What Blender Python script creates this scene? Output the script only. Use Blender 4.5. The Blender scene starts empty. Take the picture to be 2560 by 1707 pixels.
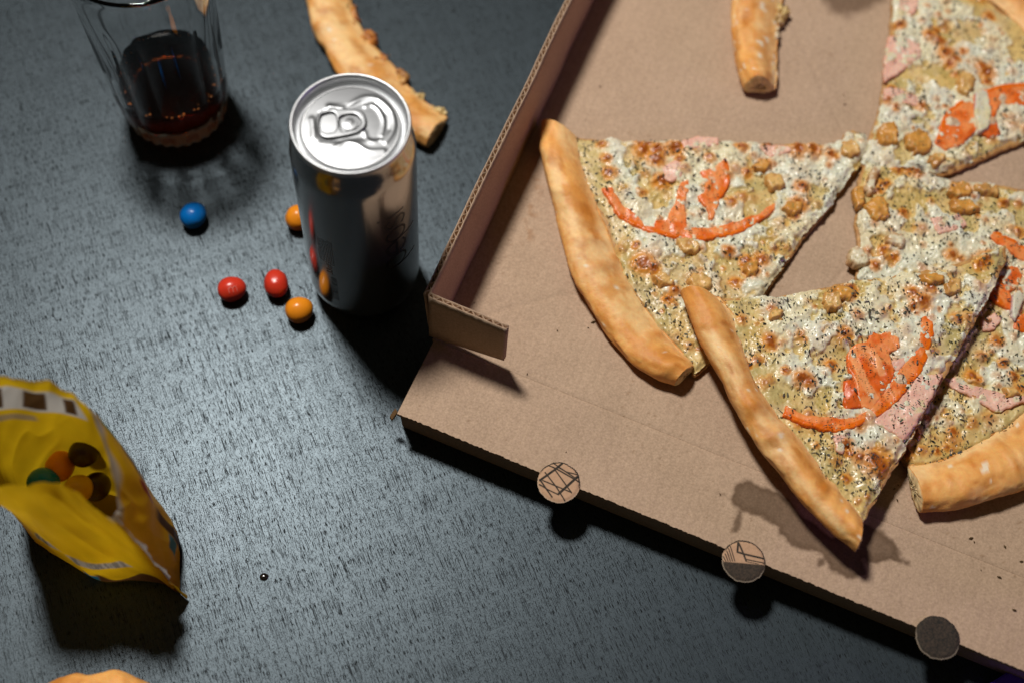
import bpy, math, random
import numpy as np
from mathutils import Matrix, Vector

# ------------------------------------------------------------------ camera
FPX, H = 3555.0, 0.675                     # focal length in photograph pixels, camera height (m)
_n = np.array([-183., 1722., FPX]); _n /= np.linalg.norm(_n)
_X = np.array([1., 0., 0.]); _X -= _X @ _n * _n; _X /= np.linalg.norm(_X)
_Z = -_n; _Y = np.cross(_Z, _X)
RW = np.array([_X, _Y, _Z])                # camera (right, down, forward) -> world
def at(u, v, z):
    """world point seen at photograph pixel (u, v) on the horizontal plane z"""
    r = RW @ np.array([u - 1280., v - 853.5, FPX]); t = (z - H) / r[2]
    return np.array([0, 0, H]) + t * r
def ats(P, z):
    return np.array([at(u, v, z) for u, v in P])

S = bpy.context.scene
cam = bpy.data.objects.new('camera', bpy.data.cameras.new('camera'))
S.collection.objects.link(cam); S.camera = cam
_r, _u, _b = RW @ [1, 0, 0], RW @ [0, -1, 0], RW @ [0, 0, -1]
cam.matrix_world = Matrix(((_r[0], _u[0], _b[0], 0), (_r[1], _u[1], _b[1], 0), (_r[2], _u[2], _b[2], H), (0, 0, 0, 1)))
cam.data.sensor_width = 36; cam.data.lens = FPX / 2560 * 36
cam.data.clip_start = 0.01; cam.data.clip_end = 20
cam.data.dof.use_dof = True; cam.data.dof.focus_distance = 0.702; cam.data.dof.aperture_fstop = 3.2
cam.data.dof.aperture_blades = 9

# ------------------------------------------------------------------ world, lamps, exposure
W = bpy.data.worlds.new('World'); S.world = W; W.use_nodes = True
bg = W.node_tree.nodes['Background']
bg.inputs[0].default_value = (1.0, 0.88, 0.62, 1); bg.inputs[1].default_value = 0.032
def lamp(name, loc, target, power, size, col):
    d = bpy.data.lights.new(name, 'AREA'); d.shape = 'DISK'; d.size = size; d.energy = power; d.color = col
    o = bpy.data.objects.new(name, d); S.collection.objects.link(o); o.location = loc
    o.rotation_euler = (Vector(target) - Vector(loc)).to_track_quat('-Z', 'Y').to_euler()
    return o
key = lamp('key_lamp', (-0.31, 0.80, 1.33), (0.05, 0.30, 0), 20.5, 0.20, (1.0, 0.965, 0.92))
key.data.cycles.is_caustics_light = True
lamp('violet_lamp', (0.80, 0.10, 0.25), (0.25, 0.25, 0.03), 0.4, 0.12, (0.42, 0.18, 1.0))
S.view_settings.view_transform = 'Standard'; S.view_settings.look = 'None'
S.view_settings.exposure = 0; S.view_settings.gamma = 1
S.cycles.max_bounces = 10; S.cycles.transparent_max_bounces = 12; S.cycles.transmission_bounces = 10
S.cycles.caustics_reflective = False; S.cycles.caustics_refractive = True
S.cycles.sample_clamp_indirect = 4

# ------------------------------------------------------------------ numeric helpers
def _h(i, j, s):
    h = (i.astype(np.uint32) * np.uint32(374761393)) ^ (j.astype(np.uint32) * np.uint32(668265263)) ^ np.uint32((int(s) * 2246822519 + 3266489917) & 0xffffffff)
    h = (h ^ (h >> np.uint32(15))) * np.uint32(2246822519); h = (h ^ (h >> np.uint32(13))) * np.uint32(3266489917)
    return ((h ^ (h >> np.uint32(16))) & np.uint32(0xffffff)).astype(float) / 16777215.
def vn(x, y, s=0):
    i = np.floor(x).astype(np.int64); j = np.floor(y).astype(np.int64); fx = x - i; fy = y - j
    fx = fx * fx * fx * (fx * (fx * 6 - 15) + 10); fy = fy * fy * fy * (fy * (fy * 6 - 15) + 10)
    a = _h(i, j, s); b = _h(i + 1, j, s); c = _h(i, j + 1, s); d = _h(i + 1, j + 1, s)
    return a + (b - a) * fx + (c - a) * fy + (a - b - c + d) * fx * fy
def fbm(x, y, s=0, o=4, g=.5):
    t = 0; a = 1; n = 0
    for k in range(o):
        t = t + a * vn(x * 2 ** k + 17.3 * k, y * 2 ** k - 9.1 * k, s + k * 13); n += a; a *= g
    return t / n
def ss(a, b, x):
    t = np.clip((x - a) / (b - a), 0, 1); return t * t * (3 - 2 * t)
def mix(A, B, t):
    t = np.asarray(t)[..., None]; return np.asarray(A) * (1 - t) + np.asarray(B) * t
def segd(X, Y, P, closed=False):
    """distance from points to a polyline"""
    P = np.asarray(P)[:, :2]; D = np.full(X.shape, 1e9); n = len(P)
    for k in range(n if closed else n - 1):
        ax, ay = P[k]; bx, by = P[(k + 1) % n]; dx, dy = bx - ax, by - ay
        t = np.clip(((X - ax) * dx + (Y - ay) * dy) / (dx * dx + dy * dy + 1e-18), 0, 1)
        D = np.minimum(D, np.hypot(X - ax - t * dx, Y - ay - t * dy))
    return D
def polyd(X, Y, P):
    """signed distance to a polygon, negative inside"""
    P = np.asarray(P)[:, :2]; ins = np.zeros(X.shape, bool); n = len(P)
    for k in range(n):
        ax, ay = P[k]; bx, by = P[(k + 1) % n]
        c = ((ay > Y) != (by > Y)) & (X < (bx - ax) * (Y - ay) / (by - ay + 1e-18) + ax)
        ins ^= c
    return np.where(ins, -1, 1) * segd(X, Y, P, True)
def spline(P, n, closed=False):
    """Catmull-Rom through the points, resampled evenly"""
    P = np.asarray(P, float); m = len(P)
    if closed: Q = np.vstack([P[-1], P, P[0], P[1]])
    else: Q = np.vstack([2 * P[0] - P[1], P, 2 * P[-1] - P[-2]])
    out = []
    for k in range(1, len(Q) - 2):
        t = np.linspace(0, 1, 24, endpoint=False)[:, None]
        a, b, c, d = Q[k - 1], Q[k], Q[k + 1], Q[k + 2]
        out.append(.5 * (2 * b + (c - a) * t + (2 * a - 5 * b + 4 * c - d) * t ** 2 + (3 * b - a - 3 * c + d) * t ** 3))
    out = np.vstack(out + [Q[-2][None] if not closed else P[0][None]])
    L = np.r_[0, np.cumsum(np.linalg.norm(np.diff(out, axis=0), axis=1))]
    q = np.linspace(0, L[-1], n, endpoint=not closed)
    return np.stack([np.interp(q, L, out[:, k]) for k in range(P.shape[1])], 1)

# ------------------------------------------------------------------ object helpers
ORG = {}
def tag(o, label, cat, group=None):
    o['label'] = label; o['category'] = cat
    if group: o['group'] = group
    return o
def thing(name, label, cat, loc, group=None):
    o = bpy.data.objects.new(name, None); S.collection.objects.link(o); o.empty_display_size = .02
    o.location = loc; ORG[o] = np.array(loc, float)
    return tag(o, label, cat, group)
def build(name, V, F, mat, parent=None, col=None, org=None, smooth=True, uv=None):
    """one mesh object from world-space vertices; F is a list of faces or an (n,4)/(n,3) array"""
    V = np.asarray(V, float); me = bpy.data.meshes.new(name)
    if parent is not None: o0 = ORG[parent]
    else: o0 = np.array(org if org is not None else (0, 0, 0), float)
    V = V - o0
    if isinstance(F, np.ndarray):
        k = F.shape[1]; me.vertices.add(len(V)); me.vertices.foreach_set('co', V.ravel())
        me.loops.add(F.size); me.loops.foreach_set('vertex_index', F.ravel().astype(np.int32))
        me.polygons.add(len(F)); me.polygons.foreach_set('loop_start', np.arange(0, F.size, k, dtype=np.int32))
        me.polygons.foreach_set('loop_total', np.full(len(F), k, np.int32)); me.update(calc_edges=True)
    else:
        me.from_pydata([tuple(v) for v in V], [], [tuple(int(i) for i in f) for f in F]); me.update()
    me.polygons.foreach_set('use_smooth', np.full(len(me.polygons), smooth)); me.validate()
    if col is not None:
        a = me.color_attributes.new('Col', 'FLOAT_COLOR', 'POINT')
        c = np.ones((len(V), 4)); c[:, :np.asarray(col).shape[1]] = col; a.data.foreach_set('color', c.ravel().astype(np.float32))
    me.materials.append(mat)
    o = bpy.data.objects.new(name, me); S.collection.objects.link(o)
    if parent is not None: o.parent = parent
    else: o.location = o0
    ORG[o] = o0
    return o
def gridf(nu, nv, wu=False, wv=False):
    i, j = np.meshgrid(np.arange(nu if wu else nu - 1), np.arange(nv if wv else nv - 1), indexing='ij')
    i2 = (i + 1) % nu; j2 = (j + 1) % nv
    return np.stack([i * nv + j, i2 * nv + j, i2 * nv + j2, i * nv + j2], -1).reshape(-1, 4)
def field(sdf, x0, x1, y0, y1, res):
    X, Y = np.meshgrid(np.arange(x0, x1, res), np.arange(y0, y1, res), indexing='ij')
    D = sdf(X, Y)
    gx, gy = np.gradient(D, res); g = np.hypot(gx, gy) + 1e-9; gx /= g; gy /= g
    near = (D > -.45 * res) & (D < .75 * res)
    X = np.where(near, X - D * gx, X); Y = np.where(near, Y - D * gy, Y)
    return X, Y, np.where(near, 0, D), D < .75 * res
def relief(name, sdf, box, res, ztop, zbot, colf, mat, parent, skirtcol=None, org=None):
    """a solid whose top is a height field ztop(X,Y,D) inside sdf<0 with side walls down to zbot(X,Y)"""
    X, Y, D, M = field(sdf, *box, res)
    Z = ztop(X, Y, D); C = colf(X, Y, D, Z)
    idx = -np.ones(X.shape, int); idx[M] = np.arange(M.sum())
    q = np.stack([idx[:-1, :-1], idx[1:, :-1], idx[1:, 1:], idx[:-1, 1:]], -1).reshape(-1, 4)
    q = q[(q >= 0).all(1)]
    V = np.stack([X[M], Y[M], Z[M]], 1); c = C[M]
    e = np.concatenate([q[:, [0, 1]], q[:, [1, 2]], q[:, [2, 3]], q[:, [3, 0]]])
    key = np.minimum(e[:, 0], e[:, 1]) * 10 ** 7 + np.maximum(e[:, 0], e[:, 1])
    _, inv, cnt = np.unique(key, return_inverse=True, return_counts=True)
    b = e[cnt[inv] == 1]; vb = np.unique(b); m = np.full(len(V), -1); m[vb] = np.arange(len(vb))
    top = V[vb]; bot = top.copy(); zb = zbot(top[:, 0], top[:, 1]); bot[:, 2] = np.minimum(zb, top[:, 2] - 1e-5)
    n0 = len(V); n1 = n0 + len(vb)
    sk = np.stack([m[b[:, 1]] + n0, m[b[:, 0]] + n0, m[b[:, 0]] + n1, m[b[:, 1]] + n1], 1)
    c2 = c[vb] if skirtcol is None else np.broadcast_to(skirtcol, (len(vb), 3)) * (.75 + .5 * vn(top[:, 0] * 700, top[:, 1] * 700, 3))[:, None]
    V = np.vstack([V, top, bot]); c = np.vstack([c, c2, c2])
    return build(name, V, np.vstack([q, sk]), mat, parent, c, org)
def bbox(P, pad=.002):
    P = np.asarray(P); return (P[:, 0].min() - pad, P[:, 0].max() + pad, P[:, 1].min() - pad, P[:, 1].max() + pad)
def lathe(name, prof, c, mat, parent, n=96, rfun=None, cap=False):
    prof = np.asarray(prof); th = np.linspace(0, 2 * np.pi, n, endpoint=False)
    R = prof[:, 0][:, None] * np.ones(n)
    if rfun is not None: R = rfun(prof[:, 0][:, None], prof[:, 1][:, None], th[None])
    V = np.stack([c[0] + R * np.cos(th), c[1] + R * np.sin(th), (c[2] + prof[:, 1])[:, None] * np.ones(n)], -1).reshape(-1, 3)
    F = gridf(len(prof), n, False, True)[:, ::-1]
    return build(name, V, F, mat, parent)
def boxmesh(name, P8, mat, parent, col=None):
    F = [(0, 3, 2, 1), (4, 5, 6, 7), (0, 1, 5, 4), (1, 2, 6, 5), (2, 3, 7, 6), (3, 0, 4, 7)]
    return build(name, P8, F, mat, parent, None if col is None else np.tile(col, (8, 1)), smooth=False)
def prism(name, P, z0, z1, mat, parent, col=None):
    P = np.asarray(P); n = len(P)
    V = [(p[0], p[1], z0) for p in P] + [(p[0], p[1], z1) for p in P]
    F = [tuple(range(n))[::-1], tuple(range(n, 2 * n))] + [(k, (k + 1) % n, n + (k + 1) % n, n + k) for k in range(n)]
    return build(name, V, F, mat, parent, None if col is None else np.tile(col, (2 * n, 1)), smooth=False)

# ------------------------------------------------------------------ materials
def mat(name):
    m = bpy.data.materials.new(name); m.use_nodes = True; nt = m.node_tree
    return m, nt, nt.nodes['Principled BSDF']
def nd(nt, t, **k):
    n = nt.nodes.new(t)
    for a, v in k.items():
        if a in n.bl_rna.properties: setattr(n, a, v)
        else: n.inputs[a].default_value = v
    return n
def noise(nt, vec, scale, detail=3, rough=.5):
    n = nd(nt, 'ShaderNodeTexNoise'); n.inputs['Scale'].default_value = scale; n.inputs['Detail'].default_value = detail
    n.inputs['Roughness'].default_value = rough; nt.links.new(vec, n.inputs['Vector']); return n.outputs['Fac']
def ramp(nt, f, stops):
    r = nd(nt, 'ShaderNodeValToRGB'); e = r.color_ramp.elements
    while len(e) < len(stops): e.new(.5)
    for k, (p, c) in enumerate(stops): e[k].position = p; e[k].color = (*c, 1) if len(c) == 3 else c
    nt.links.new(f, r.inputs[0]); return r.outputs[0]
def mth(nt, op, a, b):
    n = nd(nt, 'ShaderNodeMath', operation=op)
    for k, v in enumerate((a, b)):
        if isinstance(v, (int, float)): n.inputs[k].default_value = v
        else: nt.links.new(v, n.inputs[k])
    return n.outputs[0]
def mixc(nt, f, a, b, mode='MIX'):
    n = nd(nt, 'ShaderNodeMix', data_type='RGBA', blend_type=mode)
    for k, v in ((0, f), (6, a), (7, b)):
        if isinstance(v, (int, float)): n.inputs[k].default_value = v
        elif isinstance(v, tuple): n.inputs[k].default_value = (*v, 1)
        else: nt.links.new(v, n.inputs[k])
    return n.outputs[2]
def bump(nt, bs, h, strength, dist, prev=None):
    b = nd(nt, 'ShaderNodeBump'); b.inputs['Strength'].default_value = strength; b.inputs['Distance'].default_value = dist
    nt.links.new(h, b.inputs['Height'])
    if prev is not None: nt.links.new(prev, b.inputs['Normal'])
    nt.links.new(b.outputs[0], bs.inputs['Normal']); return b.outputs[0]
def coords(nt): return nd(nt, 'ShaderNodeTexCoord').outputs['Object']
def colattr(nt):
    a = nd(nt, 'ShaderNodeVertexColor'); a.layer_name = 'Col'; return a.outputs[0]
M = {}
def plain(name, col, rough=.5, metal=0, spec=.5, var=.1, scale=300, bumpd=0, coat=0):
    m, nt, bs = mat(name); v = coords(nt); n = noise(nt, v, scale, 3)
    c = mixc(nt, n, tuple(x * (1 - var) for x in col), tuple(min(1, x * (1 + var)) for x in col))
    nt.links.new(c, bs.inputs['Base Color']); bs.inputs['Roughness'].default_value = rough
    bs.inputs['Metallic'].default_value = metal; bs.inputs['Specular IOR Level'].default_value = spec
    bs.inputs['Coat Weight'].default_value = coat
    if bumpd: bump(nt, bs, n, .5, bumpd)
    M[name] = m; return m

def make_materials():
    # dark stained open-pore wood
    m, nt, bs = mat('dark_wood'); M['wood'] = m
    mp = nd(nt, 'ShaderNodeMapping'); nt.links.new(coords(nt), mp.inputs[0]); mp.inputs['Rotation'].default_value = (0, 0, math.radians(-22.0))
    base = mp.outputs[0]
    wob = noise(nt, base, 14, 2)
    def sc(x, y):
        q = nd(nt, 'ShaderNodeMapping'); nt.links.new(base, q.inputs[0]); q.inputs['Scale'].default_value = (x, y, 1); return q.outputs[0]
    region = noise(nt, sc(22, 5), 1, 2)
    p1 = noise(nt, sc(3000, 270), 1, 1, .4)
    p2 = noise(nt, sc(3600, 1300), 1, 1, .5)
    p3 = noise(nt, sc(3200, 60), 1, 1, .4)
    thr = mth(nt, 'MULTIPLY', mth(nt, 'SUBTRACT', region, .5), .16)
    a1 = ramp(nt, mth(nt, 'ADD', p1, thr), [(.615, (0, 0, 0)), (.67, (1, 1, 1))])
    a2 = ramp(nt, mth(nt, 'SUBTRACT', p2, thr), [(.60, (0, 0, 0)), (.68, (1, 1, 1))])
    a3 = ramp(nt, p3, [(.63, (0, 0, 0)), (.70, (1, 1, 1))])
    pores = mth(nt, 'MAXIMUM', mth(nt, 'MAXIMUM', a1, mth(nt, 'MULTIPLY', a2, .75)), mth(nt, 'MULTIPLY', a3, .8))
    streak = noise(nt, sc(260, 9), 1, 4, .6); fine = noise(nt, sc(2600, 1500), 1, 2)
    c = mixc(nt, streak, (.010, .014, .017), (.026, .034, .040))
    c = mixc(nt, pores, c, (.006, .006, .005))
    nt.links.new(c, bs.inputs['Base Color'])
    bs.inputs['Specular IOR Level'].default_value = .9; bs.inputs['IOR'].default_value = 1.47; bs.inputs['Specular Tint'].default_value = (.74, .90, 1, 1); nt.links.new(mth(nt, 'MULTIPLY', mth(nt, 'SUBTRACT', 1.35, pores), .64), bs.inputs['Specular IOR Level'])
    rg = mth(nt, 'ADD', mth(nt, 'MULTIPLY', streak, .10), .345)
    rg = mth(nt, 'ADD', rg, mth(nt, 'MULTIPLY', pores, .25)); nt.links.new(rg, bs.inputs['Roughness'])
    hgt = mth(nt, 'ADD', mth(nt, 'MULTIPLY', pores, -1.0), mth(nt, 'MULTIPLY', fine, .22))
    bump(nt, bs, hgt, .5, .00014)
    # kraft board, greasy where the Col alpha says so (Col carries colour)
    m, nt, bs = mat('kraft_board'); M['kraft'] = m; v = coords(nt); col = colattr(nt)
    f1 = noise(nt, v, 900, 4, .7); f2 = noise(nt, v, 60, 3); f3 = noise(nt, v, 2600, 2)
    c = mixc(nt, .75, col, ramp(nt, f1, [(.3, (.37, .35, .33)), (.7, (.65, .64, .63))]), 'OVERLAY')
    c = mixc(nt, .35, c, ramp(nt, f2, [(.3, (.44, .43, .42)), (.7, (.56, .56, .56))]), 'OVERLAY')
    fl = ramp(nt, f3, [(.70, (0, 0, 0)), (.76, (1, 1, 1))]); c = mixc(nt, mth(nt, 'MULTIPLY', fl, .35), c, (.17, .11, .06))
    nt.links.new(c, bs.inputs['Base Color']); bs.inputs['Roughness'].default_value = .8; bs.inputs['Specular IOR Level'].default_value = .25
    bump(nt, bs, f1, .35, .00012)
    # baked crust
    m, nt, bs = mat('baked_crust'); M['crust'] = m; v = coords(nt); col = colattr(nt)
    f1 = noise(nt, v, 420, 5, .6); f2 = noise(nt, v, 1500, 2)
    c = mixc(nt, .45, col, ramp(nt, f1, [(.3, (.38, .36, .33)), (.7, (.62, .63, .63))]), 'OVERLAY')
    nt.links.new(c, bs.inputs['Base Color']); bs.inputs['Roughness'].default_value = .52; bs.inputs['Specular IOR Level'].default_value = .35
    bs.inputs['Subsurface Weight'].default_value = .12; bs.inputs['Subsurface Radius'].default_value = (1, .5, .2); bs.inputs['Subsurface Scale'].default_value = .0015
    b = bump(nt, bs, f1, .45, .0007); bump(nt, bs, f2, .4, .0002, b)
    # melted topping
    m, nt, bs = mat('melted_topping'); M['top'] = m; v = coords(nt); col = colattr(nt)
    f1 = noise(nt, v, 520, 4, .6); f2 = noise(nt, v, 1400, 2)
    c = mixc(nt, .3, col, ramp(nt, f1, [(.3, (.42, .41, .38)), (.7, (.58, .59, .6))]), 'OVERLAY')
    nt.links.new(c, bs.inputs['Base Color'])
    nt.links.new(ramp(nt, f2, [(.3, (.28, .28, .28)), (.7, (.5, .5, .5))]), bs.inputs['Roughness'])
    bs.inputs['Specular IOR Level'].default_value = .5; bs.inputs['Coat Weight'].default_value = .15; bs.inputs['Coat Roughness'].default_value = .12
    bs.inputs['Subsurface Weight'].default_value = .15; bs.inputs['Subsurface Radius'].default_value = (1, .7, .4); bs.inputs['Subsurface Scale'].default_value = .0015
    b = bump(nt, bs, f1, .45, .0005); bump(nt, bs, f2, .25, .00012, b)
    # wet tomato / ham
    m, nt, bs = mat('wet_vegetable'); M['veg'] = m; v = coords(nt); col = colattr(nt)
    f1 = noise(nt, v, 450, 4, .6); f2 = noise(nt, v, 1500, 2)
    c = mixc(nt, .5, col, ramp(nt, f1, [(.3, (.38, .37, .36)), (.7, (.62, .61, .60))]), 'OVERLAY')
    nt.links.new(c, bs.inputs['Base Color']); bs.inputs['Roughness'].default_value = .3
    bs.inputs['Subsurface Weight'].default_value = .2; bs.inputs['Subsurface Radius'].default_value = (1, .35, .15); bs.inputs['Subsurface Scale'].default_value = .002
    b = bump(nt, bs, f1, .45, .0006); bump(nt, bs, f2, .25, .0002, b)
    m, nt, bs = mat('dried_herb'); M['herb'] = m; nt.links.new(colattr(nt), bs.inputs['Base Color']); bs.inputs['Roughness'].default_value = .55
    # printed film of the sweets pouch
    m, nt, bs = mat('printed_film'); M['film'] = m; v = coords(nt); f1 = noise(nt, v, 90, 3)
    c = mixc(nt, .15, colattr(nt), ramp(nt, f1, [(.3, (.4, .4, .4)), (.7, (.6, .6, .6))]), 'OVERLAY'); nt.links.new(c, bs.inputs['Base Color'])
    bs.inputs['Roughness'].default_value = .33; bump(nt, bs, f1, .25, .0012)
    tr = nd(nt, 'ShaderNodeBsdfTranslucent'); nt.links.new(c, tr.inputs[0]); mx = nd(nt, 'ShaderNodeMixShader'); mx.inputs[0].default_value = .64
    nt.links.new(bs.outputs[0], mx.inputs[1]); nt.links.new(tr.outputs[0], mx.inputs[2]); nt.links.new(mx.outputs[0], nt.nodes['Material Output'].inputs[0])
    # printed card (vent discs)
    m, nt, bs = mat('printed_card'); M['card'] = m; v = coords(nt); f1 = noise(nt, v, 1100, 4, .7)
    c = mixc(nt, .45, colattr(nt), ramp(nt, f1, [(.3, (.38, .38, .38)), (.7, (.63, .63, .63))]), 'OVERLAY'); nt.links.new(c, bs.inputs['Base Color'])
    bs.inputs['Roughness'].default_value = .8; bs.inputs['Specular IOR Level'].default_value = .15; bump(nt, bs, f1, .3, .0001)
    # aluminium
    for nm, ro, cl in (('can_body', .16, (.42, .42, .415)), ('can_lid', .32, (.20, .205, .21)), ('can_rim', .42, (.62, .63, .64))):
        m, nt, bs = mat(nm); M[nm] = m; v = coords(nt)
        q = nd(nt, 'ShaderNodeMapping'); nt.links.new(v, q.inputs[0]); q.inputs['Scale'].default_value = (1, 1, .04) if nm == 'can_body' else (.05, 1, 1)
        f1 = noise(nt, q.outputs[0], 1800, 3); f2 = noise(nt, v, 45, 3)
        nt.links.new(mixc(nt, f2, tuple(x * .93 for x in cl), cl), bs.inputs['Base Color']); bs.inputs['Metallic'].default_value = .92
        nt.links.new(mth(nt, 'ADD', mth(nt, 'MULTIPLY', f1, .06), ro - .03), bs.inputs['Roughness'])
        bump(nt, bs, f1, .12, .00003)
    # glass, cola
    m, nt, bs = mat('clear_glass'); M['glass'] = m
    f = noise(nt, coords(nt), 60, 2); nt.links.new(mixc(nt, f, (.97, .98, .98), (1, 1, 1)), bs.inputs['Base Color'])
    bs.inputs['Transmission Weight'].default_value = 1; bs.inputs['IOR'].default_value = 1.5; bs.inputs['Roughness'].default_value = .015
    m, nt, bs = mat('cola'); M['cola'] = m
    f = noise(nt, coords(nt), 200, 2); nt.links.new(mixc(nt, f, (.55, .14, .02), (.62, .18, .03)), bs.inputs['Base Color'])
    bs.inputs['Transmission Weight'].default_value = 1; bs.inputs['IOR'].default_value = 1.34; bs.inputs['Roughness'].default_value = .02
    va = nd(nt, 'ShaderNodeVolumeAbsorption'); va.inputs['Color'].default_value = (.75, .16, .02, 1); va.inputs['Density'].default_value = 28
    nt.links.new(va.outputs[0], nt.nodes['Material Output'].inputs['Volume'])
    plain('print_black', (.012, .011, .010), .4)
    plain('violet_lit_plastic', (.16, .07, .85), .3, var=.15)  # violet light falling on the case is put into its base colour
    plain('drop_liquid', (.012, .010, .008), .04, spec=.8)
    plain('crumb', (.10, .06, .02), .7, var=.5, scale=800)
    plain('candy_letter', (.70, .16, .12), .4)
    plain('bubble', (.35, .12, .03), .1)
    for n, c in (('blue', (.0, .22, .75)), ('red', (.74, .045, .02)), ('orange', (.96, .31, .014)), ('brown', (.045, .016, .007)), ('yellow', (.80, .45, .01))):
        m, nt, bs = mat('candy_' + n); M['candy_' + n] = m; v = coords(nt); f = noise(nt, v, 120, 3); f2 = noise(nt, v, 900, 2)
        nt.links.new(mixc(nt, f, tuple(x * .82 for x in c), c), bs.inputs['Base Color'])
        bs.inputs['Roughness'].default_value = .30; bs.inputs['Specular IOR Level'].default_value = .5
        b = bump(nt, bs, f, .35, .0008); bump(nt, bs, f2, .15, .00008, b)
make_materials()

# ================================================================== SETTING: the table top
tb = build('table', [(-1.2, -.6, 0), (1.2, -.6, 0), (1.2, 1.6, 0), (-1.2, 1.6, 0), (-1.2, -.6, -.03), (1.2, -.6, -.03), (1.2, 1.6, -.03), (-1.2, 1.6, -.03)],
           [(0, 1, 2, 3), (4, 7, 6, 5), (0, 4, 5, 1), (1, 5, 6, 2), (2, 6, 7, 3), (3, 7, 4, 0)], M['wood'], smooth=False)
tb['kind'] = 'structure'

# ================================================================== PIZZA BOX
ZF = .025                                             # top of the box floor above the table
F0 = at(993, 1033, ZF)[:2]; F1 = at(2560, 1676, ZF)[:2]
AX = (F1 - F0) / np.linalg.norm(F1 - F0)             # along the front
K0 = at(1086, 850, ZF)[:2]                           # corner where wall and front fold meet
_w = at(1487, 0, ZF)[:2] - K0; BX = _w / np.linalg.norm(_w)
BW, BD, WH, TH = .3636, .362, .044, .0024
KRAFT = np.array([.455, .325, .226])
box = thing('pizza_box', 'open brown corrugated cardboard pizza box holding five pizza slices', 'pizza box', (K0[0], K0[1], 0))
def px2(P): return [at(u, v, ZF)[:2] for u, v in P]
STAIN = [px2([(1835, 1205), (1880, 1200), (1950, 1225), (2010, 1290), (2080, 1340), (2150, 1300), (2205, 1325), (2245, 1370), (2250, 1402), (2190, 1405), (2150, 1400), (2165, 1435), (2130, 1447), (2075, 1425), (2055, 1385), (2000, 1380), (1960, 1360), (1945, 1320), (1900, 1290), (1850, 1280), (1828, 1245)]),
         px2([(1842, 1270), (1862, 1275), (1845, 1330), (1828, 1335)]), px2([(1793, 1228), (1815, 1225), (1818, 1242), (1800, 1243)]),
         px2([(2045, 1400), (2062, 1392), (2064, 1408), (2048, 1412)]),
         px2([(2245, 1392), (2275, 1402), (2270, 1412), (2240, 1403)])]
DARK_PATCH = [px2([(2040, -60), (2210, -60), (2212, 5), (2170, 30), (2120, 45), (2080, 30), (2055, 5)])]  # round darker patch on the floor board with a soft edge
DENTS = [(px2([(1215, 790), (1300, 765), (1400, 740), (1450, 735)]), .0010), (px2([(1960, 30), (2010, 120), (2060, 230), (2110, 330)]), .0012), (px2([(2130, 650), (2070, 720), (2060, 760)]), .001),
         (px2([(1330, 930), (1420, 965)]), .0008)]
SMUDGE = px2([(1350, 425), (1342, 460), (1330, 520), (1320, 590)])
def board(name, s0, s1, t0f, t1f, ns, nt_, under):
    s = np.linspace(s0, s1, ns); t = np.linspace(0, 1, nt_); Sg, Tg = np.meshgrid(s, t, indexing='ij')
    A = t0f(Sg); B = t1f(Sg); q = A + (B - A) * Tg[..., None]
    X, Y = q[..., 0], q[..., 1]; Z = np.full(X.shape, ZF) + (fbm(X * 22, Y * 22, 5, 2) - .5) * .0007
    Z -= .0004 * np.exp(-(segd(X, Y, [K0, K0 + AX * BW]) / .0008) ** 2)
    for P, w in DENTS: Z -= .00045 * np.exp(-(segd(X, Y, P) / w) ** 2)
    C = np.broadcast_to(KRAFT, X.shape + (3,)) * (.96 + .08 * fbm(X * 30, Y * 30, 9, 3))[..., None]
    wob = (fbm(X * 160, Y * 160, 21, 3) - .5) * .0045
    m = np.zeros(X.shape)
    for P in STAIN: m = np.maximum(m, ss(.0010, -.0016, polyd(X, Y, P) + wob))
    inner = ss(.004, .0, np.abs(polyd(X, Y, STAIN[0]) + wob + .001))
    C = mix(C, C * np.array([.30, .26, .22]), m * (.88 + .12 * inner))
    for P in DARK_PATCH: C = mix(C, C * np.array([.40, .36, .33]), ss(.004, -.005, polyd(X, Y, P) + wob))
    sm = ss(.006, .0, segd(X, Y, SMUDGE)) * ss(.5, .7, fbm(X * 300, Y * 300, 31, 3)); C = mix(C, C * np.array([.75, .62, .5]), sm * .8)
    spk = ss(.93, .96, vn(X * 700, Y * 700, 77)) * ss(.5, .7, vn(X * 30, Y * 30, 78)); C = mix(C, C * np.array([.6, .52, .42]), spk * .6)
    # streaks of the flutes under the liner
    C = C * (1 + .012 * np.sin(Sg * 2 * np.pi / .0052))[..., None]; Z += .00004 * np.sin(Sg * 2 * np.pi / .0052)
    n = X.size; V = np.stack([X, Y, Z], -1).reshape(-1, 3); F = gridf(ns, nt_)
    ring = np.r_[np.arange(ns) * nt_, (ns - 1) * nt_ + np.arange(1, nt_), np.arange(ns - 2, -1, -1) * nt_ + nt_ - 1, np.arange(nt_ - 2, 0, -1)]
    top = V[ring]; bot = top.copy(); bot[:, 2] -= under; L = len(ring); i = np.arange(L); j = (i + 1) % L
    Fs = np.stack([n + j, n + i, n + L + i, n + L + j], 1)
    # order so the walls face outwards
    V = np.vstack([V, top, bot]); C = C.reshape(-1, 3); C = np.vstack([C, C[ring] * .9, C[ring] * .9])
    o = build(name, V, [tuple(f) for f in np.vstack([F, Fs])] + [tuple(n + L + i)], M['kraft'], box, C)
    return o
jag = lambda s: (fbm(s * 900, s * 0 + 3, 41, 3) - .5) * .0009
fl_ = lambda s: K0 + AX * s[..., None] + BX * .00004
board('base_panel', -.001, BW, lambda s: fl_(s), lambda s: K0 + AX * s[..., None] + BX * BD, 330, 330, TH)
board('front_panel', 0.0, BW, lambda s: F0 + AX * s[..., None] + BX * jag(s)[..., None], lambda s: K0 + AX * s[..., None] - BX * .00004, 520, 80, TH)
NB = np.array([-AX[1], AX[0]])
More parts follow.
